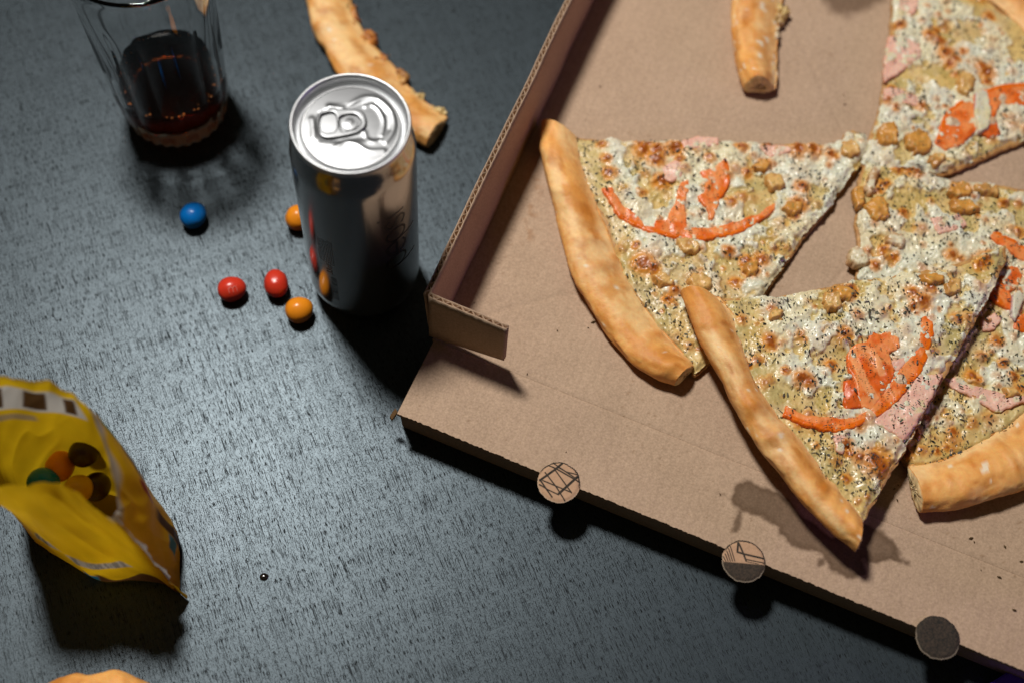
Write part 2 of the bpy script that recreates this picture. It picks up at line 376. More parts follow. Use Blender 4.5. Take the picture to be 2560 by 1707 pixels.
# front locking panel, folded down and back under the front edge
def P3(xy, z): return (xy[0], xy[1], z)
a0 = F0 + AX * .0008 + BX * .0012; a1 = F0 + AX * (BW - .001) + BX * .0012; bk = BX * .0025
hp = boxmesh('folded_panel', [P3(a0 + bk, .0006), P3(a1 + bk, .0006), P3(a1 + bk + BX * .002, .0006), P3(a0 + bk + BX * .002, .0006),
         P3(a0, ZF - TH - .0002), P3(a1, ZF - TH - .0002), P3(a1 + BX * .002, ZF - TH - .0002), P3(a0 + BX * .002, ZF - TH - .0002)], M['kraft'], box, KRAFT)
# the lower tray the floor rests on
tq = [K0 + AX * .03 - BX * .005, K0 + AX * (BW - .03) - BX * .005, K0 + AX * (BW - .03) + BX * (BD - .02), K0 + AX * .03 + BX * (BD - .02)]
prism('lower_tray', tq, .0006, ZF - TH - .0003, M['kraft'], box, KRAFT)
# little tongue sticking out beside the front corner
t0 = at(991, 1024, ZF - .003); t1 = at(977, 1044, ZF - .009)
d = (t1 - t0)[:2]; d /= np.linalg.norm(d); nn = np.array([-d[1], d[0]]) * .0011
boxmesh('side_tongue', [P3(t0[:2] - nn, ZF - .0055), P3(t0[:2] + nn, ZF - .0055), P3(t1[:2] + nn, ZF - .0115), P3(t1[:2] - nn, ZF - .0115),
         P3(t0[:2] - nn, ZF - .003), P3(t0[:2] + nn, ZF - .003), P3(t1[:2] + nn, ZF - .009), P3(t1[:2] - nn, ZF - .009)], M['kraft'], box, KRAFT * np.array([.5, .4, .25]))
def corrugated(name, p0, p1, zb0, zb1, zt0, zt1, th, lean, side, period=.0052):
    """standing wall of two liners with a wavy flute between; the flutes run up and show on the top edge"""
    p0 = np.asarray(p0); p1 = np.asarray(p1); L = np.linalg.norm(p1 - p0); e = (p1 - p0) / L; nrm = np.array([-e[1], e[0]]) * side
    w = None
    for nm, off, wav in (('liner', 0, 0), ('liner', th, 0), ('flute', th / 2, 1)):
        n = int(L / .0005) if wav else int(L / .002); s = np.linspace(0, L, n); k = 7
        j = (fbm(s * 500, s * 0 + off * 1e4, 61, 3) - .5) * .0009
        V = []
        for q in np.linspace(0, 1, k):
            zb = zb0 + (zb1 - zb0) * s / L; zt = zt0 + (zt1 - zt0) * s / L + j; z = zb + (zt - zb) * q
            o = off + lean * q + (fbm(s * 30, s * 0 + q * 2, 71, 2) - .5) * .0010
            if wav: o = o + (th / 2 - .0003) * np.sin(s * 2 * np.pi / period + 1.2 * fbm(s * 60, s * 0, 63, 2))
            V.append(np.stack([p0[0] + e[0] * s + nrm[0] * o, p0[1] + e[1] * s + nrm[1] * o, z], -1))
        V = np.array(V).transpose(1, 0, 2).reshape(-1, 3)
        c = KRAFT * (np.array([.86, .84, .82]) if wav else 1) * (.92 + .16 * fbm(V[:, 0] * 60, V[:, 2] * 60, 8, 3))[:, None]
        if w is None:
            w = build(name, V, gridf(n, k), M['kraft'], box, c); ob = w
        else: ob = build(nm, V, gridf(n, k), M['kraft'], w, c)
        md = ob.modifiers.new('thickness', 'SOLIDIFY'); md.thickness = .0004 if not wav else .00028; md.offset = 0
    return w
corrugated('side_wall', K0 + BX * .001, K0 + BX * BD, ZF + .0004, ZF + .0004, ZF + WH, ZF + WH, TH, .0035, 1)
# corner tab, folded in from the wall and lifted off the floor at its free end
ta = at(1069, 740, ZF + WH)[:2]; tc = at(1268, 822, ZF + WH)[:2]; te = (tc - ta) / np.linalg.norm(tc - ta)
corrugated('corner_tab', ta + te * .0005, tc, ZF + .0012, ZF + .0085, ZF + WH, ZF + WH - .001, TH * .9, 0, 1)
corrugated('right_wall', K0 + AX * BW + BX * .001, K0 + AX * BW + BX * BD, ZF + .0004, ZF + .0004, ZF + WH, ZF + WH, TH, .002, -1)
corrugated('back_wall', K0 + BX * (BD + .003) + AX * .002, K0 + BX * (BD + .003) + AX * (BW - .002), ZF - .002, ZF - .002, ZF + WH, ZF + WH, TH, .002, 1)
# vent discs on the front edge
INK_AND_GAP = np.array([.014, .016, .015])
def disc(cu, cv, lines, darkf, label, r=.0104):
    c = at(cu, cv, ZF + .001)[:2]
    def sdf(X, Y):
        a = np.arctan2(Y - c[1], X - c[0]); return np.hypot(X - c[0], Y - c[1]) - r - (vn(a * 5 + 20, a * 0 + cu, 5) - .5) * .0004 - (vn(a * 40, a * 0 + cu, 6) - .5) * .0003
    L = [(ats(P, ZF + .0008)[:, :2], w) for P, w in lines]
    def colf(X, Y, D, Z):
        C = np.broadcast_to(np.array([.50, .31, .19]), X.shape + (3,)).copy()
        k = np.zeros(X.shape)
        for P, w in L: k = np.maximum(k, ss(w * 1.25, w * .7, segd(X, Y, P)))
        k = np.maximum(k, darkf(X, Y)) if darkf else k
        up = ((X - c[0]) * BX[0] + (Y - c[1]) * BX[1]) / r
        rim = ss(.00085, .0003, -D - .00015 + .0005 * (vn(X * 900, Y * 900, 3) - .5)) * ss(-.05, .35, up)  # shade of the cut gap painted as a dark upper border
        C = mix(C, INK_AND_GAP, np.maximum(k, rim) * (.9 + .1 * vn(X * 2000, Y * 2000, 3)))
        lo = ss(.0007, .0, -D) * ss(.1, -.3, up); return mix(C, np.array([.42, .34, .25]), lo * .7)
    o = relief('vent_disc', sdf, (c[0] - r - .001, c[0] + r + .001, c[1] - r - .001, c[1] + r + .001), .00022,
               lambda X, Y, D: ZF + .0011 + .0006 * ss(0, -.002, D) + (fbm(X * 200, Y * 200, 3, 2) - .5) * .0003, lambda x, y: ZF + .0004 + 0 * x, colf, M['card'], box, np.array([.3, .22, .14]))
    o['label'] = label
def z1(P): return [(1330 + x / 10.453, 1130 + y / 10.453) for x, y in P]
def z2(P): return [(1780 + x / 9.8, 1320 + y / 9.8) for x, y in P]
w = .00035
disc(1397, 1205, [(z1([(210, 740), (590, 470), (780, 310)]), .0006), (z1([(700, 1090), (1200, 640)]), .00065), (z1([(590, 460), (1030, 1070)]), w), (z1([(430, 350), (660, 460), (1250, 800)]), .0004),
      (z1([(340, 540), (640, 930), (860, 1280)]), w), (z1([(280, 750), (1000, 1050)]), w), (z1([(200, 720), (400, 1010), (520, 1180)]), .0004), (z1([(190, 850), (420, 990), (690, 1120)]), w),
      (z1([(690, 410), (900, 530), (1190, 600)]), w), (z1([(560, 300), (760, 440), (1130, 690)]), w)], None, 'round vent disc printed with crossing black lines')
dl = at(*z2([(270, 830)])[0], ZF)[:2]; dr = at(*z2([(1310, 920)])[0], ZF)[:2]; dv = dr - dl; dn = np.array([dv[1], -dv[0]]) / np.linalg.norm(dv)
disc(1859, 1402, [(z2([(640, 360), (750, 600), (830, 810)]), .00045), (z2([(630, 370), (615, 590), (780, 640), (1300, 760)]), .0005), (z2([(830, 770), (1310, 870)]), .0003), (z2([(840, 825), (1120, 880)]), .0002)] +
     [(z2([(440 - 42 * k, 440 + 62 * k), (550 - 55 * k, 810)]), .00026) for k in range(6)], lambda X, Y: ss(-.0002, .0003, (X - dl[0]) * dn[0] + (Y - dl[1]) * dn[1]) * .97, 'round vent disc, half black and half lined')
disc(2344, 1593, [], lambda X, Y: .99 + 0 * X, 'round vent disc printed solid black')

# ================================================================== PIZZA
PALE, GOLD, TAN, BRN = np.array([.90, .60, .28]), np.array([.87, .435, .125]), np.array([.71, .285, .055]), np.array([.50, .165, .018])
def crust_mesh(name, outer, inner, zb, hz, parent, seed, mats='crust', N=170, K=44, bite=None, org=None, flour=.0, lift=0, iw=1.10):
    """rolled crust swept between two traced edges; flat underneath, uneven on top"""
    o = spline(outer, N); i = spline(inner, N)
    c = (o + i) / 2; wv = (i - o); hw = np.linalg.norm(wv, axis=1) / 2; e = wv / (2 * hw[:, None])
    s = np.linspace(0, 1, N); arc = np.r_[0, np.cumsum(np.linalg.norm(np.diff(c, axis=0), axis=1))]
    th = np.linspace(0, 2 * np.pi, K, endpoint=False)     # 0: inner side, pi/2: top, pi: outer side
    A, T = np.meshgrid(arc, th, indexing='ij'); HW = hw[:, None]
    cx, sz = np.cos(T), np.sin(T)
    px = np.sign(cx) * np.abs(cx) ** .88; pz = np.sign(sz) * np.abs(sz) ** .85
    hh = hz * (1 + .22 * (fbm(A * 30, A * 0, seed, 2) - .5) * 2)
    n1 = fbm(A * 55 + 7, T * 1.1, seed + 1, 3) - .5; n2 = fbm(A * 170, T * 2.6, seed + 2, 3) - .5
    k = 1 + .22 * n1 + .09 * n2
    off = px * HW * k * 1.0 + .03 * HW; zz = hh + pz * hh * k
    inn = ss(-.25, 1, cx); zz = zz * (1 - .50 * inn * ss(-.3, .2, sz)); off = np.where(cx > 0, off * iw, off)
    rsb = np.random.RandomState(seed + 77); dome = np.zeros(A.shape); char = np.zeros(A.shape)
    for _ in range(int(arc[-1] / .006)):
        ba, bt, br_ = rsb.rand() * arc[-1], .3 + 2.6 * rsb.rand(), .0018 + .0042 * rsb.rand() ** 2
        d2 = ((A - ba) / br_) ** 2 + ((T - bt) * .006 / br_) ** 2; dm = np.exp(-d2 * 1.6); g_ = rsb.rand()
        dome += dm * br_ * (.30 if g_ > .35 else -.16); char = np.maximum(char, dm * (g_ > .55) * rsb.rand())
    zz = zz + dome * ss(.0, .5, sz)
    zz = np.maximum(zz, 0) + .0004 + lift * 0
    X = c[:, 0][:, None] + e[:, 0][:, None] * off; Y = c[:, 1][:, None] + e[:, 1][:, None] * off; Z = zb + zz
    b1 = fbm(A * 60, T * 1.6 + 3, seed + 5, 4); b2 = fbm(A * 25 + 9, T * .9, seed + 6, 3)
    C = mix(GOLD, PALE, ss(.42, .72, b2) * .85); C = mix(C, TAN, ss(.40, .72, b1) * .85); C = mix(C, BRN, ss(.55, .85, fbm(A * 70, T * 1.5, seed + 8, 4)) * .75)
    C = mix(C, PALE * np.array([1.02, 1.04, 1.05]), ss(.45, .95, cx) * ss(-.1, .3, sz) * .6)
    C = mix(C, BRN * 1.25, np.clip(char, 0, 1) * .75)
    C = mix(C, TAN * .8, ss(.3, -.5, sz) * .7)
    wr = fbm(A * 480, T * 6, seed + 14, 3); C = C * (.90 + .2 * wr)[..., None]
    fl = ss(.85 - flour, .92 - flour, fbm(A * 200 + 3, T * 5, seed + 9, 2)); C = mix(C, np.array([.86, .74, .55]), fl * .9 * (sz > -.2))
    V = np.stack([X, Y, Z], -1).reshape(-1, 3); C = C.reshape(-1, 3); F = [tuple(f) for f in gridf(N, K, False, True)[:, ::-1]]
    for end in (0, N - 1):                                # bread crumb of the cut ends
        base = len(V); ring = V[end * K:(end + 1) * K]; cen = ring.mean(0); tdir = (c[1] - c[0] if end == 0 else c[-1] - c[-2]); tdir = np.r_[tdir[:2] / np.linalg.norm(tdir[:2]), 0] * (-1 if end == 0 else 1)
        rows = []
        for q, pu in ((1.0, 0), (.93, .0006), (.6, .0010), (.25, .0008)):
            rr = cen + (ring - cen) * q + tdir * pu; rr = rr + (np.random.RandomState(seed + int(q * 100)).rand(K, 1) - .5) * .0009 * tdir * (q < 1); rows.append(rr)
        V = np.vstack([V] + rows + [cen + tdir * .0006]); cc = np.tile(np.array([.80, .58, .30]), (4 * K + 1, 1)) * (.75 + .45 * np.random.RandomState(seed).rand(4 * K + 1, 1)); cc[:K] = TAN; C = np.vstack([C, cc])
        g = gridf(4, K, False, True) + base
        F += [tuple(f if end == 0 else f[::-1]) for f in g]; ce = base + 4 * K
        F += [((base + 3 * K + j, base + 3 * K + (j + 1) % K, ce) if end == 0 else (base + 3 * K + (j + 1) % K, base + 3 * K + j, ce)) for j in range(K)]
    V[:, 2] = np.maximum(V[:, 2], zb + .0003)
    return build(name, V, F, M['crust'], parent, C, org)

WHITE, CREAM, OLIVE, SAUCE = np.array([.73, .72, .56]), np.array([.70, .60, .33]), np.array([.43, .35, .12]), np.array([.66, .51, .22])
BRO, RING, HAM = np.array([.31, .070, .003]), np.array([.70, .25, .014]), np.array([.82, .44, .33])
TOM, TOMP, TOMS = np.array([.80, .155, .018]), np.array([.87, .29, .085]), np.array([.74, .105, .004])
HERBS = np.array([[.012, .014, .008], [.030, .034, .012], [.055, .052, .018], [.10, .085, .03], [.018, .012, .010], [.045, .030, .035]])

def pizza_slice(label, seed, zb, outer, inner, cheese, blisters, chunks, tomatoes, hams, nherb, loc_px, olive=.5, onions=(), nrand=40, crust_h=.0066, tilt=(0, 0)):
    """one slice: dough base, rolled crust, melted topping, then each tomato, ham and chicken piece"""
    rs = np.random.RandomState(seed)
    pz = zb + .008
    o3 = at(*loc_px, zb)
    t = thing('pizza_slice', label, 'pizza slice', (o3[0], o3[1], zb), 'pizza slices in the box')
    CH = ats(cheese, pz)[:, :2]
    crust_mesh('crust', ats(outer, zb + .005)[:, :2], ats(inner, zb + .0095)[:, :2], zb, crust_h, t, seed)
    jit = lambda X, Y: (fbm(X * 230, Y * 230, seed, 3) - .5) * .0028 + (fbm(X * 60, Y * 60, seed + 3, 2) - .5) * .002
    sdf = lambda X, Y: polyd(X, Y, CH) + jit(X, Y)
    sdfb = lambda X, Y: polyd(X, Y, CH) + jit(X, Y) * .6 - .0006
    bl = [(at(u, v, pz)[:2], r * .000195, 1) for u, v, r in blisters]
    k = 0
    while k < nrand:
        p = CH.min(0) + rs.rand(2) * (CH.max(0) - CH.min(0))
        if polyd(np.array([p[0]]), np.array([p[1]]), CH)[0] < -.003: bl.append((p, .0010 + .0022 * rs.rand() ** 2, .15 + .65 * rs.rand() ** 1.5)); k += .45
    inn2 = ats(inner, pz)[:, :2]
    def low(X, Y): return zb + .0052 + (fbm(X * 70, Y * 70, seed + 11, 2) - .5) * .0022
    def parts(X, Y):
        wx = X + (fbm(X * 300, Y * 300, seed + 40, 2) - .5) * .002; wy = Y + (fbm(X * 300, Y * 300, seed + 41, 2) - .5) * .002
        ch = fbm(X * 62, Y * 62, seed + 12, 4, .5); lump = fbm(X * 210, Y * 210, seed + 13, 3)
        cov = ss(.29 + .1 * olive, .44 + .1 * olive, ch + .3 * (lump - .5)) * (1 - ss(.020, .008, segd(X, Y, inn2)) * .75)
        br = np.zeros(X.shape); bz = np.zeros(X.shape); rg = np.zeros(X.shape)
        for p, r, s in bl:
            d2 = np.hypot(wx - p[0], wy - p[1]) / r
            br = np.maximum(br, s * ss(1.0, .35, d2)); rg = np.maximum(rg, s * ss(2.1, .9, d2)); bz = np.maximum(bz, np.sqrt(np.clip(1 - (d2 / 1.15) ** 2, 0, 1)) * r * .34)
        return ch, lump, cov, br, rg, bz
    cache = {}
    def ztop(X, Y, D):
        ch, lump, cov, br, rg, bz = parts(X, Y); cache['p'] = (ch, lump, cov, br, rg, bz)
        z = low(X, Y) + .0016 * cov + (lump - .5) * .0022 * (.4 + cov) + bz + (fbm(X * 800, Y * 800, seed + 15, 2) - .5) * .0005
        return z - (.0022) * ss(-.0035, 0, D)
    def colf(X, Y, D, Z):
        ch, lump, cov, br, rg, bz = cache['p']
        C = mix(SAUCE, OLIVE, ss(.42, .66, fbm(X * 140, Y * 140, seed + 16, 3)) * (.35 + .6 * olive))
        C = mix(C, CREAM, ss(.25, .8, cov)); C = mix(C, WHITE, ss(.5, .95, cov + .25 * (lump - .5)))
        tin = fbm(X * 45, Y * 45, seed + 17, 3); C = C * mix(np.array([1, 1, 1.]), np.array([1.06, .97, .82]), ss(.45, .7, tin))
        C = mix(C, np.array([.78, .60, .46]), ss(.58, .72, fbm(X * 70, Y * 70, seed + 22, 3)) * .22)
        C = mix(C, np.array([.68, .36, .06]), ss(.54, .70, fbm(X * 85, Y * 85, seed + 24, 3)) * .20)
        C = mix(C, RING, np.clip(rg, 0, 1) * (.65 + .35 * vn(X * 700, Y * 700, seed + 18)))
        C = mix(C, BRO * (1 + .7 * (fbm(X * 700, Y * 700, seed + 19, 2) - .35))[..., None], np.clip(br * 1.1, 0, 1) * .95)
        dens = ss(.35, .65, fbm(X * 60, Y * 60, seed + 21, 3))
        sp = ss(.73, .85, fbm(X * 1150, Y * 1150, seed + 20, 2)) * (.15 + .85 * dens); C = mix(C, np.array([.075, .065, .022]), sp * .75)
        return np.clip(C, .005, .95)
    relief('dough_base', sdfb, bbox(CH), .0007, lambda X, Y, D: zb + .0036 + (fbm(X * 250, Y * 250, seed + 4, 2) - .5) * .0008 - .0008 * ss(-.001, 0, D), lambda x, y: zb + .0004 + 0 * x,
           lambda X, Y, D, Z: mix(np.array([.58, .33, .12]), np.array([.40, .18, .05]), vn(X * 500, Y * 500, seed)), M['crust'], t, np.array([.50, .26, .085]))
    relief('melted_cheese', sdf, bbox(CH), .00046, ztop, lambda x, y: zb + .0030 + 0 * x, colf, M['top'], t, np.array([.52, .35, .12]))
    PT = []
    def melt(C, X, Y, th):      # cheese run over the edge of a piece, and specks of herb
        C = mix(C, mix(WHITE, CREAM, vn(X * 300, Y * 300, seed + 51)), ss(th, th + .07, fbm(X * 95, Y * 95, seed + 50, 4)) * .9)
        return mix(C, np.array([.07, .06, .02]), ss(.76, .84, fbm(X * 1100, Y * 1100, seed + 52, 2)) * .7)
    def patch(name, P, thick, er, colfn, mt, lab=None, zoff=.0012, rough=.0008, res=.00045):
        Q = ats(P, pz + .001)[:, :2]; PT.append(Q); sq = seed + len(PT)
        sd = lambda X, Y: polyd(X, Y, Q) + (fbm(X * 350, Y * 350, sq, 3) - .5) * rough * 1.6 - .0003
        def zt(X, Y, D):
            q = np.clip(-D / er, 0, 1); return low(X, Y) + zoff + thick * np.sqrt(np.clip(1 - (1 - q) ** 2, 0, 1)) + (fbm(X * 260, Y * 260, sq + 3, 3) - .5) * rough
        return relief(name, sd, bbox(Q), res, zt, lambda x, y: low(x, y) - .0008, colfn, mt, t)
    for P, skin in hams:
        patch('ham_piece', P, .0006, .001, lambda X, Y, D, Z: melt(mix(mix(HAM, np.array([.86, .58, .45]), fbm(X * 120, Y * 120, seed + 30, 3)), np.array([.64, .27, .15]), ss(-.0012, 0, D) * .5), X, Y, .60), M['veg'], zoff=.0016, rough=.0010)
    for u, v, a, b, rot, tone in chunks:
        ang = np.linspace(0, 2 * np.pi, 7, endpoint=False) + .5 * (rs.rand(7) - .5); rr = 1.08 + .45 * (rs.rand(7) - .5); rt = math.radians(rot)
        P = [(u + rr[q] * (a * math.cos(x) * math.cos(rt) - b * math.sin(x) * math.sin(rt)), v + rr[q] * (a * math.cos(x) * math.sin(rt) + b * math.sin(x) * math.cos(rt))) for q, x in enumerate(ang)]
        c0 = np.array([.74, .45, .15]) if tone == 0 else (np.array([.68, .32, .06]) if tone == 1 else np.array([.76, .68, .48]))
        patch('chicken_chunk' if tone < 2 else 'mushroom_piece', P, .0036, .0020, lambda X, Y, D, Z, c0=c0: mix(mix(mix(c0, np.array([.50, .20, .03]), ss(-.0022, 0, D) * .6), np.array([.46, .19, .035]), ss(.50, .75, fbm(X * 230, Y * 230, seed + 31, 3)) * .75), OLIVE * .7, ss(.68, .80, fbm(X * 900, Y * 900, seed + 33, 2)) * .7), M['top'], rough=.0018, zoff=.0008)
    for P in onions:
        patch('onion_strip', P, .0013, .0012, lambda X, Y, D, Z: melt(mix(np.array([.66, .62, .47]), np.array([.55, .30, .45]), ss(-.0006, 0, D) * .5), X, Y, .5), M['veg'], zoff=.0035)
    TI = len(PT)
    for P, skin, seeds, *fl in tomatoes:
        FL = [(ats(p_, pz + .001)[:, :2], w_) for p_, w_ in fl[0]] if fl else []
        SK = ats(skin, pz + .001)[:, :2] if skin else None; SD = ats(seeds, pz + .001)[:, :2] if seeds else None
        def tc(X, Y, D, Z, SK=SK, SD=SD, FL=FL):
            C = mix(TOM, TOMP, ss(.25, .6, fbm(X * 160, Y * 160, seed + 34, 3)))
            if SK is not None: C = mix(C, TOMS * np.array([1.08, 1.5, 1.2]), ss(.0026, .0018, segd(X, Y, SK)))
            if SD is not None: C = mix(C, np.array([.70, .105, .006]), ss(.0010, -.0014, polyd(X, Y, SD) + (vn(X * 500, Y * 500, 8) - .5) * .002) * .85)
            for p_, w_ in FL: C = mix(C, np.array([.91, .37, .14]), ss(w_ * 1.15, w_ * .75, segd(X, Y, p_) + (vn(X * 500, Y * 500, 12) - .5) * .0006) * .95)
            C = C * (1 + .25 * (fbm(X * 420 + Y * 90, Y * 80, seed + 35, 3) - .5))[..., None]
            return melt(mix(C, TOMS, ss(-.0009, 0, D) * .4), X, Y, .72)
        patch('tomato_piece', P, .0015, .0009, tc, M['veg'], zoff=.0009)
    # herb flakes and pepper, too many to count
    n = int(nherb * .60); pts = CH.min(0) + rs.rand(n * 6, 2) * (CH.max(0) - CH.min(0)); x, y = pts[:, 0], pts[:, 1]
    ok = (polyd(x, y, CH) < -.0012) & (rs.rand(len(x)) < .25 + .75 * ss(.38, .62, fbm(x * 60, y * 60, seed + 21, 3))); x, y = x[ok][:n], y[ok][:n]; n = len(x)
    ch, lump, cov, br, rg, bz = parts(x, y); z = low(x, y) + .0016 * cov + (lump - .5) * .0022 * (.4 + cov) + bz + .00025
    for q, Q in enumerate(PT): z = np.maximum(z, np.where(polyd(x, y, Q) < -.0006, low(x, y) + .0036 if True else 0, 0))
    keep = np.ones(n, bool)
    for Q in PT[TI:]: keep &= ~((polyd(x, y, Q) < 0) & (rs.rand(n) < .6))
    x, y, z = x[keep], y[keep], z[keep]; n = len(x)
    ln = .00024 + .0011 * rs.rand(n) ** 3.4; wd = np.minimum(ln, .00018 + .0004 * rs.rand(n) ** 2); an = rs.rand(n) * 2 * np.pi
    kd = rs.choice(6, n, p=[.26, .26, .2, .08, .14, .06])
    ex, ey = np.cos(an), np.sin(an); tl = (rs.rand(n) - .5) * .9; V = []; roll = (rs.rand(n) - .5) * .8
    for a, b in ((-1, -.7), (-1, .7), (0, -1), (0, 1), (1, -.55), (1, .55)):
        bend = -.35 * abs(a)
        V.append(np.stack([x + ex * ln * a - ey * wd * b, y + ey * ln * a + ex * wd * b, z + ln * a * tl + wd * b * roll + ln * bend * .5 + .00035], 1))
    V = np.array(V).transpose(1, 0, 2).reshape(-1, 3); bI = np.arange(n)[:, None] * 6
    F = np.vstack([bI + np.array([[0, 2, 3, 1]]), bI + np.array([[2, 4, 5, 3]])])
    hb = build('dried_herbs', V, F, M['herb'], t, np.repeat(HERBS[kd] * (.7 + .7 * rs.rand(n, 1)), 6, 0), smooth=False)
    hb['kind'] = 'stuff'
    return t

def zA(P): return [(1480 + x / 3.564, 380 + y / 3.564) for x, y in P]
def zB(P): return [(1900 + x / 3.564, 760 + y / 3.564) for x, y in P]
def zC(P): return [(2060 + x / 2.24, y / 2.24) for x, y in P]
def zD(P): return [(2100 + x / 3.563, 560 + y / 3.563) for x, y in P]
def zE(P): return [(1660 + x / 2.119, 660 + y / 2.119) for x, y in P]
ZB = ZF + .0006
# slice by the wall
pizza_slice('left pizza slice with curved tomato strip, lying nearest the box wall', 101, ZB,
    [(1349, 308), (1352, 390), (1372, 480), (1395, 580), (1425, 690), (1480, 790), (1550, 880), (1620, 940), (1684, 963)],
    [(1440, 330), (1452, 400), (1480, 480), (1514, 570), (1542, 650), (1580, 722), (1632, 795), (1686, 856), (1736, 906)],
    [(1400, 330), (1470, 338), (1600, 344), (1720, 344), (1830, 348), (1950, 350), (2060, 350), (2112, 345), (2118, 325), (2140, 315), (2168, 330), (2174, 358), (2150, 400), (2080, 500), (2000, 605), (1930, 705), (1870, 790), (1800, 875), (1742, 925), (1690, 860), (1600, 760), (1550, 660), (1510, 540), (1440, 420)],
    [(1610, 368, 22), (1645, 372, 20), (1690, 365, 22), (1640, 395, 22), (1622, 350, 15), (1600, 350, 12), (1655, 450, 19), (1525, 425, 17), (1515, 390, 13), (1505, 352, 12), (1925, 355, 20), (1995, 370, 22), (2035, 368, 20), (1610, 655, 25), (1632, 664, 17), (1690, 725, 14), (1672, 742, 13), (1905, 645, 18), (1880, 670, 17), (1868, 645, 14), (1775, 392, 12), (1855, 362, 14), (1830, 500, 14), (1995, 510, 20), (2005, 465, 16), (1985, 530, 14), (1822, 625, 14), (1590, 610, 10), (1840, 700, 14), (1912, 405, 16), (1870, 425, 12), (1770, 470, 13), (1700, 395, 10), (2080, 385, 15)],
    [(1938, 452, 25, 20, 10, 0), (1724, 612, 30, 15, 8, 0), (1750, 702, 30, 24, 20, 0), (1662, 697, 32, 15, 15, 0), (2125, 372, 26, 22, 30, 0), (1905, 410, 24, 14, -10, 1), (1985, 515, 24, 16, -20, 1), (1880, 668, 22, 18, 0, 1)],
    [(zA([(90, 310), (150, 410), (240, 560), (340, 620), (440, 670), (560, 710), (700, 740), (850, 765), (1000, 770), (1130, 750), (1260, 730), (1400, 670), (1520, 590), (1640, 500), (1635, 445), (1560, 480), (1500, 540), (1380, 570), (1300, 605), (1120, 640), (1060, 660), (900, 650), (840, 630), (850, 560), (830, 440), (870, 300), (860, 230), (800, 250), (770, 330), (740, 440), (690, 540), (680, 600), (580, 590), (560, 655), (470, 640), (400, 540), (300, 480), (240, 410), (180, 310)]),
      zA([(250, 570), (440, 672), (700, 742), (1000, 772), (1260, 732), (1520, 592)]), None),
     (zA([(975, 160), (1100, 120), (1200, 40), (1220, 110), (1240, 200), (1220, 310), (1150, 390), (1120, 500), (1080, 580), (1050, 580), (1040, 500), (960, 420), (950, 380), (1010, 350), (1000, 240)]), zA([(1200, 40), (1240, 200), (1150, 390)]), None)],
    [([(1705, 350), (1745, 338), (1795, 340), (1800, 356), (1750, 366), (1712, 364)], None), ([(1655, 415), (1690, 395), (1714, 408), (1704, 436), (1678, 452), (1664, 440)], None), ([(1900, 360), (1960, 358), (1985, 372), (1930, 386)], None)],
    2300, (1700, 560), .42, nrand=45)
# slices with their tips at the far right
pizza_slice('upper right pizza slice with broad tomato piece and bare ham, cut by the frame', 404, ZB,
    [(2480, -95), (2540, -65), (2600, -25), (2660, 40), (2705, 110), (2740, 190), (2760, 270)], [(2445, -35), (2505, 0), (2555, 45), (2600, 95), (2640, 150), (2670, 210), (2690, 270)],
    [(2240, -80), (2240, 0), (2232, 70), (2225, 140), (2215, 210), (2205, 270), (2190, 310), (2172, 350), (2160, 400), (2200, 418), (2262, 410), (2320, 425), (2366, 426), (2440, 398), (2560, 342), (2690, 280), (2640, 150), (2555, 45), (2440, -40)],
    [(2252, 58, 13), (2328, 85, 17), (2368, 130, 20), (2350, 100, 16), (2342, 70, 12), (2470, 178, 20), (2455, 165, 14), (2274, 243, 13), (2234, 214, 11), (2220, 248, 11), (2482, 36, 10), (2375, 155, 14), (2410, 125, 10), (2305, 265, 14), (2390, 145, 12), (2240, 265, 10), (2470, 200, 14)],
    [(2221, 332, 28, 26, 5, 1), (2298, 352, 34, 24, 10, 1), (2345, 395, 26, 14, -10, 0), (2418, 205, 24, 30, 30, 0)],
    [(zC([(630, 790), (650, 720), (690, 610), (790, 540), (870, 510), (1000, 465), (1180, 450), (1300, 480), (1300, 600), (1180, 590), (1000, 570), (960, 640), (1000, 740), (930, 760), (860, 720), (790, 790), (690, 830)]), zC([(630, 760), (690, 610), (790, 540), (1000, 465), (1250, 455)]), zC([(760, 800), (840, 700), (960, 690), (1000, 740), (930, 770)]))],
    [(zC([(370, 190), (430, 180), (540, 230), (550, 300), (480, 350), (420, 400), (350, 440), (340, 400), (350, 300)]), None), (zC([(345, 480), (420, 480), (500, 520), (590, 555), (520, 580), (400, 560), (345, 545)]), None), ([(2250, -20), (2300, -15), (2290, 30), (2255, 35)], None)],
    1700, (2440, 190), .45, onions=[zC([(850, 520), (910, 510), (935, 620), (920, 720), (870, 740), (848, 640)])], nrand=40)
